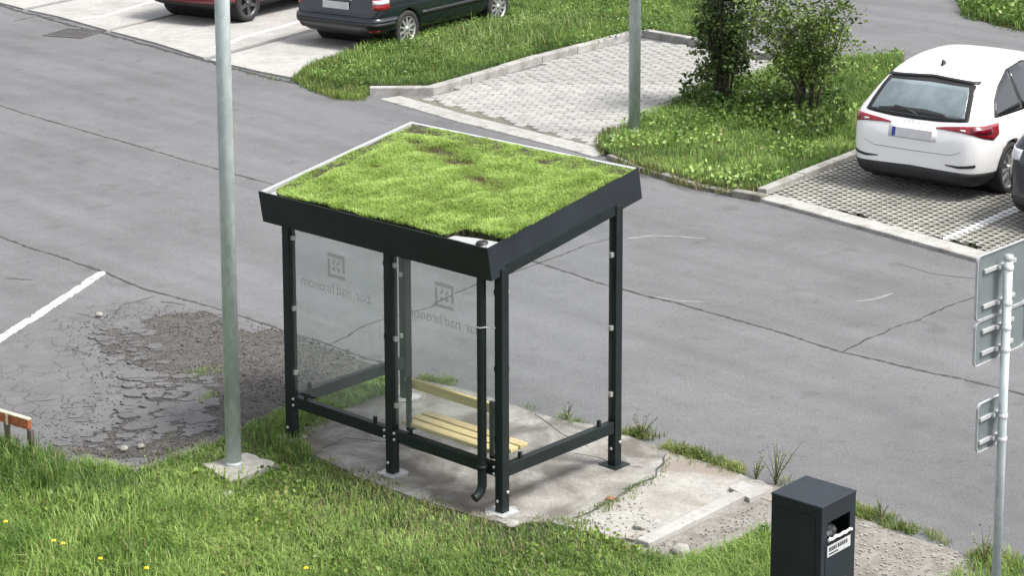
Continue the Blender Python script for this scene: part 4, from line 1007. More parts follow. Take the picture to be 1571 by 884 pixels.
# ================================================================== POLES, SIGN, BIN, RAIL
def lamp_post(base, r0, r1, h, label):
    root = empty('lamp_post', base, label=label, cat='lamp post')
    MB().tube([(0, 0, .0), (0, 0, h * .5), (0, 0, h)], [r0, (r0 + r1) / 2, r1], 28).build('pole', M_GALV, root)
    return root
lp1 = lamp_post(G(359, 722), .063, .054, 7.2, 'galvanised lamp post on a concrete block in front of the shelter, left side'); lp1.location.z = .05
mb = MB(); pts = []
for i in range(4):
    a, b_ = Vector(block[i]), Vector(block[(i + 1) % 4])
    for t in (0, .25, .5, .75): q = a.lerp(b_, t); pts.append((q.x + random.uniform(-.02, .02), q.y + random.uniform(-.02, .02)))
o = MB().prism(pts, .0, .055).build('footing_block', M_STONE); tag(o, 'rough pale concrete block around the foot of the left lamp post', 'concrete footing')
mb = MB(); mb.lathe([(.064, .0), (.070, .008), (.067, .02), (.063, .03)], 'z', 24); mb.build('weld_collar', M_GALV, lp1)
lp2 = lamp_post(G(973, 203, .07), .079, .070, 8, 'galvanised lamp post standing on the grass island beside the paved bay')
mb = MB(); mb.lathe([(.080, .0), (.088, .0), (.088, .04), (.079, .05)], 'z', 24); mb.build('weld_collar', M_GALV, lp2)

# traffic sign seen from behind
sb = Vector((3.245, 14.10, 0)); sg = empty('road_sign', sb, YAW, label='galvanised sign post with the backs of two rectangular road signs, at the right edge', cat='road sign')
MB().tube([(0, 0, 0), (0, 0, 2.565)], .030, 20).build('pole', M_GALV, sg)
MB().lathe([(.0, .012), (.031, .01), (.033, -.02), (.031, -.03)], 'z', 20, (0, 0, 2.565)).build('pole_cap', M_ALU, sg)
M_SIGNB = simple('sign_back', (.16, .185, .19), .45, metal=.25, var=.08, vscale=6)
def rounded(x0, x1, z0, z1, r_=.04, n_=5):
    pts = []
    for (cx0, cz0, a0) in ((x1 - r_, z1 - r_, 0), (x0 + r_, z1 - r_, 90), (x0 + r_, z0 + r_, 180), (x1 - r_, z0 + r_, 270)):
        for k in range(n_ + 1): a = R(a0 + 90 * k / n_); pts.append((cx0 + r_ * math.cos(a), cz0 + r_ * math.sin(a)))
    return pts
Mxz = Matrix(((1, 0, 0, 0), (0, 0, -1, 0), (0, 1, 0, 0), (0, 0, 0, 1)))   # (x, z, h) to (x, -h, z)
def sign_panel(x0, x1, z0, z1, label=None):
    M_ = Matrix.Translation((0, .075, 0)) @ Mxz
    o = MB().prism(rounded(x0, x1, z0, z1), 0, .004, M=M_).build('sign_panel', M_SIGNB, sg, recalc=True)
    # folded rim
    outr = rounded(x0 - .006, x1 + .006, z0 - .006, z1 + .006); inr = rounded(x0, x1, z0, z1)
    bm = bmesh.new(); k = len(outr); L = [[bm.verts.new(M_ @ Vector((p[0], p[1], hh))) for p in ring] for ring, hh in ((outr, -.004), (outr, .014), (inr, .014), (inr, -.004))]
    for a in range(4):
        for i in range(k): bm.faces.new([L[a][i], L[a][(i + 1) % k], L[(a + 1) % 4][(i + 1) % k], L[(a + 1) % 4][i]])
    bmesh.ops.recalc_face_normals(bm, faces=bm.faces)
    me = bpy.data.meshes.new('rim'); bm.to_mesh(me); bm.free(); link_mesh('rim', me, M_ALU, o)
    MB().prism(rounded(x0 + .002, x1 - .002, z0 + .002, z1 - .002), -.002, -.0003, M=M_).build('sign_face', M_BLUE if z0 > 1.8 else M_LABEL, o, recalc=True)
    return o
def sclamp(z, x0, x1):
    mb = MB(); mb.box(x0, x1, .052, .070, z - .014, z + .014, bev=.003)
    mb.box(-.055, .055, .030, .051, z - .012, z + .012, bev=.003); mb.lathe([(.036, z - .012), (.036, z + .012), (.030, z + .012), (.030, z - .012), (.036, z - .012)], 'z', 18)
    mb.build('sign_clamp', M_ALU, sg)
sign_panel(-.275, .36, 2.17, 2.60); sign_panel(-.275, .36, 1.86, 2.152); sign_panel(-.205, .155, 1.245, 1.575)
for z in (2.49, 2.25, 2.08, 1.93): sclamp(z, -.20, .20)
for z in (1.47, 1.31): sclamp(z, -.19, .09)

# litter bin
bn = empty('litter_bin', (1.958, 13.79, 0), R(48.4), label='square dark grey steel litter bin with a white label below its opening', cat='litter bin')
hw = .197; BH = 1.05; t = .012
# the front is the face towards -y (turned to the right of the photograph)
mb = MB()
mb.box(-hw, -hw + t, -hw + .013, hw, .02, BH - .004); mb.box(hw - t, hw, -hw + .013, hw, .02, BH - .004); mb.box(-hw + t + .001, hw - t - .001, hw - t, hw, .02, BH - .004)
mb.box(-hw + t + .001, hw - t - .001, -hw + .013, hw - t - .001, .02, .032); mb.build('body', M_STEEL, bn)
mb = MB(); F0, F1 = -hw, -hw + t
mb.box(-hw, hw, F0, F1, .02, .815); mb.box(-hw, -.135, F0, F1, .8155, .935); mb.box(.135, hw, F0, F1, .8155, .935); mb.box(-hw, hw, F0, F1, .9355, BH - .004); mb.build('door', M_STEEL_LIT, bn)
mb = MB(); mb.box(-hw + .045, hw - .045, F0 - .004, F0 - .0005, .05, .78); mb.build('door_panel', M_STEEL_LIT, bn)
for s in (-1,):
    mb = MB(); x_ = -hw - .004; mb.box(x_, -hw - .0003, -hw + .05, hw - .05, .06, BH - .07); mb.build('side_panel', M_STEEL, bn)
MB().box(-hw - .004, hw + .004, -hw - .004, hw + .004, BH - .003, BH + .012, bev=.004).build('lid', M_STEEL_LIT, bn)
# rolled white bag edge in the opening and rubbish behind it
pts = [(-.135 + .27 * i / 12, F0 - .012 + random.uniform(-.004, .004), .818 + .006 * math.sin(i * 1.9)) for i in range(13)]
MB().tube(pts, [.010 + .002 * math.sin(i * 1.7) for i in range(13)], 10).build('bag_edge', M_BAG, bn)
mb = MB(); bmesh.ops.create_icosphere(mb.bm, subdivisions=3, radius=.1)
for v in mb.bm.verts:
    f_ = 1 + .4 * (vn([v.co.x * 25], [v.co.y * 25 + v.co.z * 18], 1, 2)[0] - .5); v.co = Vector((v.co.x * 1.15 * f_ - .02, v.co.y * 1.0 * f_ - .07, v.co.z * .75 * f_ + .80))
mb.build('rubbish_bag', simple('dark_bag', (.05, .052, .055), .3, var=.2), bn)
lb = MB().box(-.135, .135, F0 - .0065, F0 - .0042, .70, .775).build('label', M_LABEL, bn)
mb = MB()
xx = -.115
for wd_ in (.02, .015, .02, .014, .0, .02, .014, .022, .014, .018):
    if wd_: mb.box(xx, xx + wd_, F0 - .0078, F0 - .0067, .735, .762)
    xx += wd_ + .006
mb.box(-.115, -.01, F0 - .0078, F0 - .0067, .712, .722); mb.build('label_print', M_INK, lb)
MB().box(-.045, .09, F0 - .0065, F0 - .0042, .44, .50).build('label', M_LABEL, bn)

# rusty handrail at the left edge
rl = empty('handrail', G(48, 700), R(-36), label='low rusty rail with flaking orange and cream paint at the left edge', cat='rail')
hz = .28
mb = MB(); mb.box(-.95, 0, -.02, .02, hz - .055, hz + .03, bev=.01); mb.build('top_rail', M_RUST, rl)
MB().box(-.95, -.001, -.022, .018, hz + .0305, hz + .040).build('rail_edge', M_CREAM, rl)
MB().box(-.265, -.24, -.026, -.0205, hz - .06, hz + .029).build('cream_band', M_CREAM, rl)
MB().box(-.02, .025, -.018, .018, 0, hz - .056).build('rail_post', simple('rusty_steel', (.10, .085, .075), .85, var=.3), rl)
MB().box(-.30, -.26, -.018, .018, 0, hz - .056).build('rail_post', MATS['rusty_steel'], rl)

# ================================================================== SHRUBS
def shrub(base, label, stems, crown, nleaf, leaf, pal, seed):
    """stems fan out of the ground; leaves hang in clumps around the twigs"""
    random.seed(seed)
    root = empty('shrub', base, label=label, cat='shrub')
    mb = MB(); clumps = []
    for k in range(stems):
        a = random.uniform(0, 6.28); sp = random.uniform(.15, 1)
        h = crown[2] * random.uniform(.75, 1.08); tx, ty = math.cos(a) * crown[0] * sp * .6, math.sin(a) * crown[1] * sp * .6
        p0 = Vector((math.cos(a) * .12 * sp, math.sin(a) * .12 * sp, -.02)); pts = [p0]
        for t in (.25, .5, .75, 1): pts.append(Vector((p0.x + tx * t ** 1.5 + random.uniform(-.04, .04), p0.y + ty * t ** 1.5 + random.uniform(-.04, .04), h * t)))
        r0 = random.uniform(.014, .03); mb.tube(pts, [r0, r0 * .85, r0 * .65, r0 * .4, r0 * .15], 7)
        for t in np.linspace(crown[3], 1, 7):
            i = min(3, int(t * 4)); q = pts[i].lerp(pts[i + 1], t * 4 - i)
            for _ in range(2):
                ang = random.uniform(0, 6.28); el = random.uniform(-.1, .9); L = random.uniform(.15, .45) * crown[0] * (1.15 - .45 * t)
                e_ = q + Vector((math.cos(ang) * math.cos(el), math.sin(ang) * math.cos(el), math.sin(el))) * L
                mb.tube([q, q.lerp(e_, .5) + Vector((0, 0, .02)), e_], [.006, .004, .002], 4, cap=False)
                for w_ in (.45, .75, 1): clumps.append(q.lerp(e_, w_))
    mb.build('stems', M_BARK, root)
    Cc = np.array([tuple(c_) for c_ in clumps]); idx = RNG.integers(0, len(Cc), nleaf)
    wgt = RNG.random(len(Cc)) ** 1.5; keep = RNG.random(nleaf) < wgt[idx]; idx = idx[keep]; N = len(idx)
    pos = Cc[idx] + RNG.normal(0, .055, (N, 3)); pos = pos[pos[:, 2] > .05]; N = len(pos)
    tn = green(pos[:, 0] + pos[:, 2], pos[:, 1], N, pal, 4, seed, .0, jit=.35)
    me = leaves_mesh('foliage', pos, RNG.uniform(.6, 1.3, N) * leaf, tn, .1, 1.7)
    link_mesh('foliage', me, M_LEAF, root); return root
shrub(G(1106, 160, .07), 'tall dark leafy shrub on the island, just right of the lamp post', 17, (1.0, .7, 2.2, .24), 20000, .066, [(.026, .048, .016), (.045, .075, .022), (.075, .115, .03), (.12, .165, .05)], 5)
shrub(G(1243, 178, .07), 'smaller lighter green shrub on the island, left of the white car', 13, (1.25, .85, 1.55, .36), 16500, .060, [(.04, .065, .016), (.07, .11, .025), (.115, .17, .037), (.18, .235, .06)], 8)

# ================================================================== CARS
def spline_cage(stations, name):
    """stations: (x, [(y,z) half profile bottom centre to top centre]); mirrored, capped"""
    bm = bmesh.new(); rows = []
    for x_, pr in stations:
        left = [bm.verts.new((x_, y_, z_)) for y_, z_ in pr]
        right = [left[0]] + [bm.verts.new((x_, -y_, z_)) for y_, z_ in pr[1:-1]] + [left[-1]]
        rows.append((left, right))
    n_ = len(stations[0][1])
    for (l0, r0), (l1, r1) in zip(rows[:-1], rows[1:]):
        for k in range(n_ - 1):
            bm.faces.new([l0[k], l0[k + 1], l1[k + 1], l1[k]]); bm.faces.new([r0[k], r1[k], r1[k + 1], r0[k + 1]])
    for (l, r_), flip in ((rows[0], 1), (rows[-1], 0)):
        for k in range(n_ - 1):
            f = [l[k], r_[k], r_[k + 1], l[k + 1]]; f = [v for i, v in enumerate(f) if v not in f[:i]]
            bm.faces.new(f if flip else f[::-1])
    bmesh.ops.recalc_face_normals(bm, faces=bm.faces)
    me = bpy.data.meshes.new(name); bm.to_mesh(me); bm.free(); return me
def car_body(root, P, paint):
    """P: dict of body curves; returns evaluated body and BVH"""
    st = []
    I = lambda key, x_: float(np.interp(x_, [q[0] for q in P[key]], [q[1] for q in P[key]]))
    for x_ in P['xs']:
        zb, w_, zs, zr, wr = I('zb', x_), I('w', x_), I('zs', x_), I('zr', x_), I('wr', x_)
        zs = min(zs, zr - .01)
        st.append((x_, [(0, zb), (w_ * .72, zb), (w_ * .93, zb + .04), (w_ * .985, zb + (zs - zb) * .30), (w_, zb + (zs - zb) * .58), (w_ * .985, zb + (zs - zb) * .84), (w_ * P.get('sh', .95), zs),
                        ((w_ * P.get('sh', .95) * .55 + wr * .45), zs + (zr - zs) * .42), (wr, zs + (zr - zs) * .86), (wr * .84, zs + (zr - zs) * .985), (0, zr)]))
    me = spline_cage(st, 'body'); o = bpy.data.objects.new('tmp', me); C.objects.link(o)
    m_ = o.modifiers.new('s', 'SUBSURF'); m_.levels = 2; m_.render_levels = 2; m_.subdivision_type = 'CATMULL_CLARK'
    cutters = []
    for ax in P['axles']:
        mb = MB(); mb.lathe([(P['arch'], -1.2), (P['arch'], 1.2)], 'y', 40, (ax, 0, P['wr_'] + .01)); bmesh.ops.holes_fill(mb.bm, edges=mb.bm.edges); bmesh.ops.recalc_face_normals(mb.bm, faces=mb.bm.faces)
        co = bpy.data.objects.new('cut', mb.mesh('cut')); C.objects.link(co); cutters.append(co)
        bo = o.modifiers.new('b', 'BOOLEAN'); bo.operation = 'DIFFERENCE'; bo.object = co; bo.solver = 'EXACT'
    bpy.context.view_layer.update(); dg = bpy.context.evaluated_depsgraph_get()
    bme = bpy.data.meshes.new_from_object(o.evaluated_get(dg))
    # an uncut hull to lay trim on
    for mo in list(o.modifiers)[1:]: o.modifiers.remove(mo)
    bpy.context.view_layer.update(); dg = bpy.context.evaluated_depsgraph_get(); hull = bpy.data.meshes.new_from_object(o.evaluated_get(dg))
    bm = bmesh.new(); bm.from_mesh(hull); bvh = BVHTree.FromBMesh(bm); bm.free()
    bpy.data.objects.remove(o); [bpy.data.objects.remove(c_) for c_ in cutters]
    bme.materials.clear(); zsk = P.get('zsk', .26)
    for f_ in bme.polygons: f_.material_index = 1 if (f_.center.z < zsk and f_.center.x < .6) or f_.center.z < .24 else 0
    body = link_mesh('body', bme, [paint, M_BLACK], root, smooth=True)
    # well liner: a dark box between the arches
    for ax in P['axles']:
        mb = MB(); mb.lathe([(P['arch'] - .004, -P['half'] + .06), (P['arch'] - .004, P['half'] - .06)], 'y', 32, (ax, 0, P['wr_'] + .01)); mb.build('wheel_well', M_BLACK, root)
    return body, bvh
def cast(bvh, mode, a, z, x0=.9):
    if mode == 'cyl': o_ = Vector((x0, 0, z)); d = Vector((-math.cos(R(a)), -math.sin(R(a)), 0))
    elif mode == 'fcyl': o_ = Vector((x0, 0, z)); d = Vector((math.cos(R(a)), math.sin(R(a)), 0))
    elif mode == 'rear': o_ = Vector((1.6, a, z)); d = Vector((-1, 0, 0))
    elif mode == 'right': o_ = Vector((a, 0, z)); d = Vector((0, -1, 0))
    elif mode == 'left': o_ = Vector((a, 0, z)); d = Vector((0, 1, 0))
    h = bvh.ray_cast(o_, d)
    if h[0] is None: return o_ + d * .8, -d
    n_ = h[1] if h[1].dot(d) > 0 else -h[1]
    return h[0], n_
def trim(bvh, root, name, mode, curve, mat, off=.004, nu=20, nv=5, x0=.9, depth=.012, label=None):
    """panel following the body: curve = [(a, ztop, zbot)]"""
    bm = bmesh.new(); A_ = [c_[0] for c_ in curve]; T_ = [c_[1] for c_ in curve]; B_ = [c_[2] for c_ in curve]
    g = []; s_ = []
    us_ = sorted(set(list(np.linspace(A_[0], A_[-1], nu)) + A_)) if A_[0] < A_[-1] else sorted(set(list(np.linspace(A_[0], A_[-1], nu)) + A_), reverse=True)
    for u_ in us_:
        row = []; srow = []
        aa, tt, bb_ = (A_, T_, B_) if A_[0] < A_[-1] else (A_[::-1], T_[::-1], B_[::-1])
        zt_, zb_ = float(np.interp(u_, aa, tt)), float(np.interp(u_, aa, bb_))
        for k in range(nv):
            p, n_ = cast(bvh, mode, u_, zb_ + (zt_ - zb_) * k / (nv - 1), x0)
            row.append(bm.verts.new(p + n_ * off)); srow.append(bm.verts.new(p - n_ * depth))
        g.append(row); s_.append(srow)
    U = len(g)
    for i in range(U - 1):
        for k in range(nv - 1): 
            f = bm.faces.new([g[i][k], g[i + 1][k], g[i + 1][k + 1], g[i][k + 1]]); f.smooth = True
        bm.faces.new([g[i][0], s_[i][0], s_[i + 1][0], g[i + 1][0]]); bm.faces.new([g[i][-1], g[i + 1][-1], s_[i + 1][-1], s_[i][-1]])
    for k in range(nv - 1):
        bm.faces.new([g[0][k], g[0][k + 1], s_[0][k + 1], s_[0][k]]); bm.faces.new([g[-1][k], s_[-1][k], s_[-1][k + 1], g[-1][k + 1]])
    bmesh.ops.recalc_face_normals(bm, faces=bm.faces)
    me = bpy.data.meshes.new(name); bm.to_mesh(me); bm.free(); o = link_mesh(name, me, mat, root)
    if label: o['label'] = label
    return o
def wheel(root, x_, y_, r_, rr, wd_, side, rim_mat, style='five', back=None):
    wr = bpy.data.objects.new('wheel', None); C.objects.link(wr); wr.parent = root; wr.location = (x_, y_, r_); wr.empty_display_size = .2
    if side < 0: wr.rotation_euler.z = math.pi
    h = wd_ / 2
    MB().lathe([(rr - .01, -h * .75), (rr, -h * .9), (r_ - .03, -h), (r_ - .008, -h * .8), (r_, -h * .4), (r_, h * .4), (r_ - .008, h * .8), (r_ - .03, h), (rr, h * .9), (rr - .01, h * .75)], 'y', 40).build('tyre', M_RUBBER, wr)
    mb = MB(); mb.lathe([(rr, h * .88), (rr - .012, h * .9), (rr - .02, h * .6), (rr - .03, -h * .5)], 'y', 36)
    ns = {'five': 5, 'multi': 10, 'star': 5}[style]
    for k in range(ns):
        a = 2 * math.pi * k / ns + .35
        q = Matrix.Rotation(a, 4, 'Y')
        if style == 'five':
            for s in (-1, 1):
                mb.prism([(.035, s * .028 - .013), (.035, s * .028 + .013), (rr - .012, s * .060 + .013), (rr - .012, s * .060 - .013)], h * .55, h * .82, M=q @ Matrix(((1, 0, 0, 0), (0, 0, 1, 0), (0, -1, 0, 0), (0, 0, 0, 1))))
        else:
            w0, w1 = (.022, .014) if style == 'multi' else (.036, .026)
            mb.prism([(.035, -w0), (.035, w0), (rr - .012, w1), (rr - .012, -w1)], h * .5, h * .80, M=q @ Matrix(((1, 0, 0, 0), (0, 0, 1, 0), (0, -1, 0, 0), (0, 0, 0, 1))))
    mb.lathe([(.0, h * .88), (.045, h * .86), (.055, h * .6), (.06, h * .3)], 'y', 20); mb.build('rim', rim_mat, wr, recalc=True)
    MB().lathe([(.0, h * .3), (rr - .02, h * .3)], 'y', 28).build('brake_disc', simple('brake', (.06, .06, .06), .6, metal=.5) if 'brake' not in MATS else MATS['brake'], wr)
    return wr

def place(root, wheel_px, rear_axle_x, half, r_, ang, side=-1, z=0):
    """the root is the middle of the rear bumper on the ground; the outer foot of a rear tyre stands at a surveyed point"""
    p = G(*wheel_px, z); f = Vector((math.cos(ang), math.sin(ang), 0)); l = Vector((-f.y, f.x, 0))
    root.location = p - f * rear_axle_x - l * (side * half); root.location.z = z; root.rotation_euler.z = ang

# --- white hatchback
wc = empty('parked_car', label='white five-door hatchback seen from behind on the honeycomb paving', cat='car')
PW = dict(xs=[0, .03, .09, .17, .27, .40, .55, .72, .95, 1.3, 1.8, 2.3, 2.75, 3.1, 3.35, 3.7, 4.0, 4.2, 4.32, 4.36],
          zb=[(0, .28), (.09, .20), (.3, .16), (1, .18), (3.6, .18), (4.2, .24), (4.36, .34)],
          w=[(0, .60), (.03, .70), (.09, .785), (.17, .83), (.27, .858), (.5, .885), (1, .90), (2.5, .90), (3.4, .885), (3.9, .84), (4.2, .74), (4.36, .5)],
          zs=[(0, .62), (.03, .78), (.09, .90), (.17, .955), (.27, .99), (.5, .985), (1, .97), (2, .945), (3, .92), (3.3, .88), (4.0, .76), (4.36, .5)],
          zr=[(0, .70), (.03, .86), (.09, .975), (.17, 1.07), (.27, 1.17), (.40, 1.30), (.55, 1.41), (.72, 1.475), (.95, 1.525), (1.3, 1.56), (1.8, 1.56), (2.3, 1.50), (2.75, 1.28), (3.1, 1.04), (3.35, .96), (4.0, .82), (4.2, .72), (4.36, .55)],
          wr=[(0, .5), (.09, .66), (.27, .66), (.40, .64), (.55, .61), (.95, .60), (1.8, .60), (2.75, .62), (3.1, .68), (3.7, .66), (4.2, .5), (4.36, .35)],
          zsk=.37, axles=[.86, 3.51], arch=.345, wr_=.325, half=.90, sh=.955)
body, bv = car_body(wc, PW, M_PAINT_W)
T = lambda *a, **k: trim(bv, wc, *a, **k)
T('window_surround', 'rear', [(-.665, 1.0, .995), (-.64, 1.10, .985), (-.60, 1.24, .98), (-.565, 1.345, .975), (-.3, 1.385, .955), (0, 1.39, .95), (.3, 1.385, .955), (.565, 1.345, .975), (.60, 1.24, .98), (.64, 1.10, .985), (.665, 1.0, .995)], M_BLACK, .004, 40, 9)
GW = [(-.60, 1.02, 1.015), (-.575, 1.12, 1.01), (-.53, 1.27, 1.005), (-.5, 1.32, 1.0), (0, 1.335, .985), (.5, 1.32, 1.0), (.53, 1.27, 1.005), (.575, 1.12, 1.01), (.60, 1.02, 1.015)]
M_CARGLASS_REFL = simple('car_glass_cloud_reflection', (.13, .165, .175), .04, spec=1.0, var=.45, vscale=2)  # pale cloud reflection mottled into the glass colour
T('rear_window', 'rear', GW, M_CARGLASS_REFL, .008, 30, 9)
T('spoiler', 'rear', [(-.585, 1.375, 1.35), (0, 1.405, 1.385), (.585, 1.375, 1.35)], M_BLACK, .012, 20, 3)
T('parcel_shelf', 'rear', [(-.40, 1.03, 1.0), (-.1, 1.06, .995), (.3, 1.055, 1.0), (.5, 1.03, 1.005)], M_BLACK, .0095, 14, 3)
# wiper
wp = MB(); wp.tube([cast(bv, 'rear', -.03, .995)[0] + Vector((-.03, 0, .012)), cast(bv, 'rear', .18, 1.05)[0] + Vector((-.03, 0, .012)), cast(bv, 'rear', .30, 1.06)[0] + Vector((-.025, 0, .012))], .008, 6); wp.build('wiper', M_BLACK, wc)
for s, nm in ((1, 'left'), (-1, 'right')):
    sg_ = -s      # in the cyl mode positive angles turn to the right side
    # wide outer lamp, narrowing to a blade across the tailgate
    T('tail_lamp', 'cyl', [(sg_ * 19, .895, .880), (sg_ * 27, .915, .876), (sg_ * 36, .935, .866), (sg_ * 43, .945, .840), (sg_ * 50, .945, .795), (sg_ * 59, .943, .755), (sg_ * 66, .940, .81)], M_LIGHT_R, .007, 26, 5)
    T('lamp_lens', 'cyl', [(sg_ * 35, .900, .885), (sg_ * 38, .900, .878)], M_LIGHT_W, .011, 5, 3)
    T('lamp_lens', 'cyl', [(sg_ * 41, .925, .868), (sg_ * 52, .930, .83), (sg_ * 58, .925, .835)], M_LIGHT_DR, .011, 9, 3)
    T('bumper_reflector', 'cyl', [(sg_ * 26, .475, .465), (sg_ * 34, .475, .445), (sg_ * 44, .50, .465)], M_BLACK, .006, 9, 3)
T('tailgate_seam', 'rear', [(-.62, .648, .640), (-.5, .598, .590), (0, .592, .584), (.5, .598, .590), (.62, .648, .640)], simple('seam_grey', (.30, .30, .30), .6), .003, 24, 2)
T('bumper_skirt', 'cyl', [(-62, .36, .22), (-54, .375, .22), (-44, .39, .22), (-20, .40, .23), (0, .41, .23), (20, .40, .23), (44, .39, .22), (54, .375, .22), (62, .36, .22)], M_BLACK, .006, 40, 4)
T('plate_recess', 'rear', [(-.31, .875, .72), (.31, .875, .72)], simple('recess_shade_white', (.66, .66, .66), .5), .002, 6, 3)  # flush panel, shade of the recess put into a greyer white
# number plate: flat, unreadable
p, _n = cast(bv, 'rear', 0, .79)
pl = MB().box(-.012, 0, -.26, .26, -.056, .056, bev=.003).build('number_plate', M_PLATE, wc); pl.location = (p.x - .010, 0, .79); pl.rotation_euler.y = R(9)
MB().box(-.0145, -.0125, .212, .258, -.054, .054).build('plate_band', M_BLUE, pl)
# spaced letters of the maker above the plate, small raised pieces of chrome-white
M_EMB = simple('emblem_grey', (.45, .45, .46), .3, metal=.6)
cu = bpy.data.curves.new('maker', 'FONT'); cu.body = 'ŠKODA'; cu.size = .042; cu.align_x = 'CENTER'; cu.space_character = 2.7; cu.extrude = .003
to = bpy.data.objects.new('tmp', cu); C.objects.link(to); bpy.context.view_layer.update()
me = bpy.data.meshes.new_from_object(to.evaluated_get(bpy.context.evaluated_depsgraph_get())); bpy.data.objects.remove(to)
o = link_mesh('lettering', me, M_EMB, wc); p, _n = cast(bv, 'rear', 0, .925)
o.matrix_basis = Matrix.Translation((p.x - .006, 0, .912)) @ Matrix.Rotation(R(35), 4, 'Y') @ Matrix(((0, 0, -1, 0), (-1, 0, 0, 0), (0, 1, 0, 0), (0, 0, 0, 1)))
# side glass, both sides
for md in ('right', 'left'):
    T('side_window', md, [(.54, 1.05, 1.02), (.66, 1.17, 1.01), (.84, 1.27, 1.005), (1.0, 1.34, 1.0), (1.22, 1.41, .995)], M_DARKGL, .006, 16, 6)
    T('side_window', md, [(1.26, 1.42, .99), (1.6, 1.45, .985), (2.02, 1.43, .975)], M_DARKGL, .006, 16, 6)
    T('side_window', md, [(2.08, 1.42, .972), (2.4, 1.34, .965), (2.65, 1.18, .955), (2.9, 1.02, .95)], M_DARKGL, .006, 16, 6)
    T('window_frame', md, [(.48, 1.02, .995), (.62, 1.17, .99), (.84, 1.30, .985), (1.22, 1.44, .975), (1.7, 1.475, .965), (2.4, 1.375, .95), (3.0, .985, .94)], M_BLACK, .003, 30, 6)
    T('door_seam', md, [(1.60, .92, .36), (1.606, .92, .36)], MATS['seam_grey'], .003, 2, 8); T('door_handle', md, [(1.28, .85, .82), (1.46, .85, .82)], M_PAINT_W, .03, 5, 3)
    T('sill', md, [(1.25, .29, .23), (3.1, .29, .23)], M_BLACK, .004, 20, 3)
T('roof_antenna', 'rear', [(-.01, 1.40, 1.39), (.01, 1.40, 1.39)], M_BLACK, .001, 2, 2)
hit = bv.ray_cast(Vector((.82, 0, 2)), Vector((0, 0, -1)))[0]
mb = MB(); mb.prism([(-.07, 0), (.07, 0), (-.02, .062), (-.05, .066)], -.012, .012, M=Matrix.Translation((.82, 0, hit.z - .004)) @ Matrix(((1, 0, 0, 0), (0, 0, 1, 0), (0, 1, 0, 0), (0, 0, 0, 1)))); mb.build('antenna_fin', M_BLACK, wc, recalc=True)
MB().box(.6, 3.8, -.6, .6, .19, .32).build('underbody', M_BLACK, wc)
for ax in PW['axles']:
    for s in (-1, 1): wheel(wc, ax, s * (.895 - .112), .325, .235, .215, s, M_RIMS, 'five')
place(wc, (1550, 299), .86, .89, .325, R(53.5))

# --- navy estate
bc = empty('parked_car', label='dark navy estate car with red and white tail lamp beside the long grass', cat='car')
PB = dict(xs=[0, .03, .08, .16, .28, .42, .6, .9, 1.3, 1.9, 2.4, 2.85, 3.2, 3.6, 4.0, 4.2, 4.28],
          zb=[(0, .40), (.1, .30), (.4, .24), (3.6, .2), (4.28, .34)],
          w=[(0, .70), (.03, .78), (.08, .82), (.2, .845), (.6, .86), (3.4, .86), (3.9, .81), (4.28, .5)],
          zs=[(0, .58), (.03, .60), (.08, .86), (.16, .92), (.4, .92), (3, .9), (4.0, .74), (4.28, .5)],
          zr=[(0, .60), (.03, .62), (.08, .93), (.16, 1.06), (.28, 1.28), (.42, 1.42), (.6, 1.47), (1.9, 1.49), (2.4, 1.42), (2.85, 1.18), (3.2, .98), (4.0, .82), (4.28, .55)],
          wr=[(0, .6), (.08, .66), (.28, .64), (.6, .6), (2.4, .58), (3.2, .66), (4.28, .35)],
          axles=[.83, 3.44], arch=.335, wr_=.31, half=.86, sh=.965)
body, bv = car_body(bc, PB, M_PAINT_B)
T = lambda *a, **k: trim(bv, bc, *a, **k)
M_BUMP = simple('bumper_plastic', (.014, .015, .018), .5)
T('bumper', 'cyl', [(-66, .56, .34), (-50, .57, .31), (0, .57, .30), (50, .57, .31), (66, .56, .34)], M_PAINT_B, .035, 40, 5)
T('bumper_strip', 'cyl', [(-62, .50, .44), (0, .50, .44), (62, .50, .44)], M_BUMP, .045, 40, 3)
for s in (1, -1):
    T('tail_lamp', 'cyl', [(s * 40, 1.02, .72), (s * 50, 1.02, .70), (s * 57, 1.0, .71)], M_LIGHT_R, .008, 10, 7)
    T('lamp_lens', 'cyl', [(s * 41, .86, .80), (s * 56, .86, .79)], M_LIGHT_W, .013, 8, 3)
    T('bumper_reflector', 'cyl', [(s * 38, .40, .36), (s * 46, .40, .36)], M_LIGHT_DR, .04, 4, 2)
p, _n = cast(bv, 'rear', 0, .72)
pl = MB().box(-.012, 0, -.26, .26, -.056, .056).build('number_plate', M_PLATE, bc); pl.location = (p.x - .012, 0, .74)
T('emblem', 'rear', [(-.30, .875, .83), (-.25, .875, .83)], M_ALU, .01, 3, 3); T('rear_window', 'rear', [(-.58, 1.30, 1.02), (.58, 1.30, 1.02)], M_DARKGL, .006, 12, 6)
for md in ('right', 'left'):
    T('side_window', md, [(.5, 1.30, 1.0), (1.0, 1.36, .98), (1.1, 1.36, .98)], M_DARKGL, .006, 10, 5); T('side_window', md, [(1.2, 1.37, .98), (2.0, 1.37, .97)], M_DARKGL, .006, 10, 5)
    T('side_strip', md, [(1.2, .56, .49), (3.0, .56, .49)], M_BUMP, .012, 14, 3)
MB().box(.6, 3.8, -.6, .6, .19, .32).build('underbody', M_BLACK, bc)
for ax in PB['axles']:
    for s in (-1, 1): wheel(bc, ax, s * (.855 - .10), .31, .215, .195, s, M_RIMS, 'multi')
place(bc, (627, 73), .83, .855, .31, R(56))

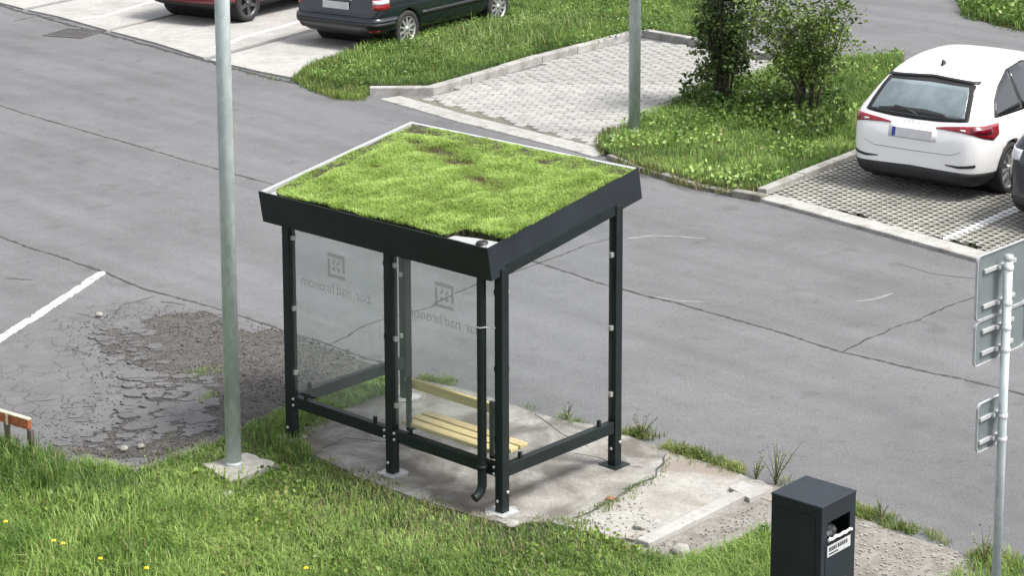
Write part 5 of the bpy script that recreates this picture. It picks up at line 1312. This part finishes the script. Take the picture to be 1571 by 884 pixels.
# --- red car
rc = empty('parked_car', label='dark red car with black spoked alloy wheel, cut by the top edge', cat='car')
PR = dict(PB); PR['axles'] = [.80, 3.40]; body, bv = car_body(rc, PR, M_PAINT_R)
T = lambda *a, **k: trim(bv, rc, *a, **k)
T('bumper_skirt', 'cyl', [(-60, .40, .30), (0, .38, .28), (60, .40, .30)], M_BLACK, .008, 30, 3)
for s in (1, -1): T('tail_lamp', 'cyl', [(s * 40, .98, .74), (s * 57, .96, .75)], M_LIGHT_R, .008, 10, 5)
pl = MB().box(-.012, 0, -.26, .26, -.056, .056).build('number_plate', M_PLATE, rc); pl.location = (-.012, 0, .56)
T('rear_window', 'rear', [(-.58, 1.30, 1.02), (.58, 1.30, 1.02)], M_DARKGL, .006, 12, 6)
for md in ('right', 'left'):
    T('side_window', md, [(.5, 1.30, 1.0), (1.1, 1.36, .98)], M_DARKGL, .006, 10, 5); T('side_window', md, [(1.2, 1.37, .98), (2.0, 1.37, .97)], M_DARKGL, .006, 10, 5); T('sill', md, [(1.2, .30, .24), (3.0, .30, .24)], M_BLACK, .006, 14, 3)
MB().box(.6, 3.8, -.6, .6, .19, .32).build('underbody', M_BLACK, rc)
for ax in PR['axles']:
    for s in (-1, 1): wheel(rc, ax, s * (.855 - .10), .32, .225, .205, s, M_RIMD, 'star')
place(rc, (383, 33), .80, .855, .32, R(57), z=.03)

# --- dark grey car cut by the right edge
gc_ = empty('parked_car', label='dark grey car whose rounded bumper corner shows at the right edge', cat='car')
PG = dict(PW); body, bv = car_body(gc_, PG, M_PAINT_G)
T = lambda *a, **k: trim(bv, gc_, *a, **k)
T('bumper_skirt', 'cyl', [(-60, .42, .30), (0, .38, .28), (60, .42, .30)], M_BLACK, .008, 30, 3)
for s in (1, -1): T('lamp', 'cyl', [(s * 38, .93, .82), (s * 60, .95, .78)], M_LIGHT_W, .008, 10, 5)
T('rear_window', 'rear', GW, M_DARKGL, .008, 20, 7)
pl = MB().box(-.012, 0, -.26, .26, -.056, .056).build('number_plate', M_PLATE, gc_); pl.location = (-.012, 0, .60)
for md in ('right', 'left'):
    T('side_window', md, [(.72, 1.04, 1.03), (1.22, 1.355, .995)], M_DARKGL, .006, 10, 5); T('side_window', md, [(1.26, 1.36, .99), (2.02, 1.365, .975)], M_DARKGL, .006, 10, 5)
MB().box(.6, 3.8, -.6, .6, .19, .32).build('underbody', M_BLACK, gc_)
for ax in PG['axles']:
    for s in (-1, 1): wheel(gc_, ax, s * (.895 - .112), .325, .235, .215, s, M_RIMD, 'five')
gl_ = G(1548, 345); f_ = Vector((math.cos(R(51)), math.sin(R(51)), 0)); l_ = Vector((-f_.y, f_.x, 0))
gc_.location = gl_ - f_ * .25 - l_ * .86
gc_.rotation_euler.z = R(51)
print('objects', len(bpy.data.objects), 'tris', sum(sum(max(0, len(p.vertices) - 2) for p in me.polygons) for me in bpy.data.meshes if len(me.polygons) < 60000))
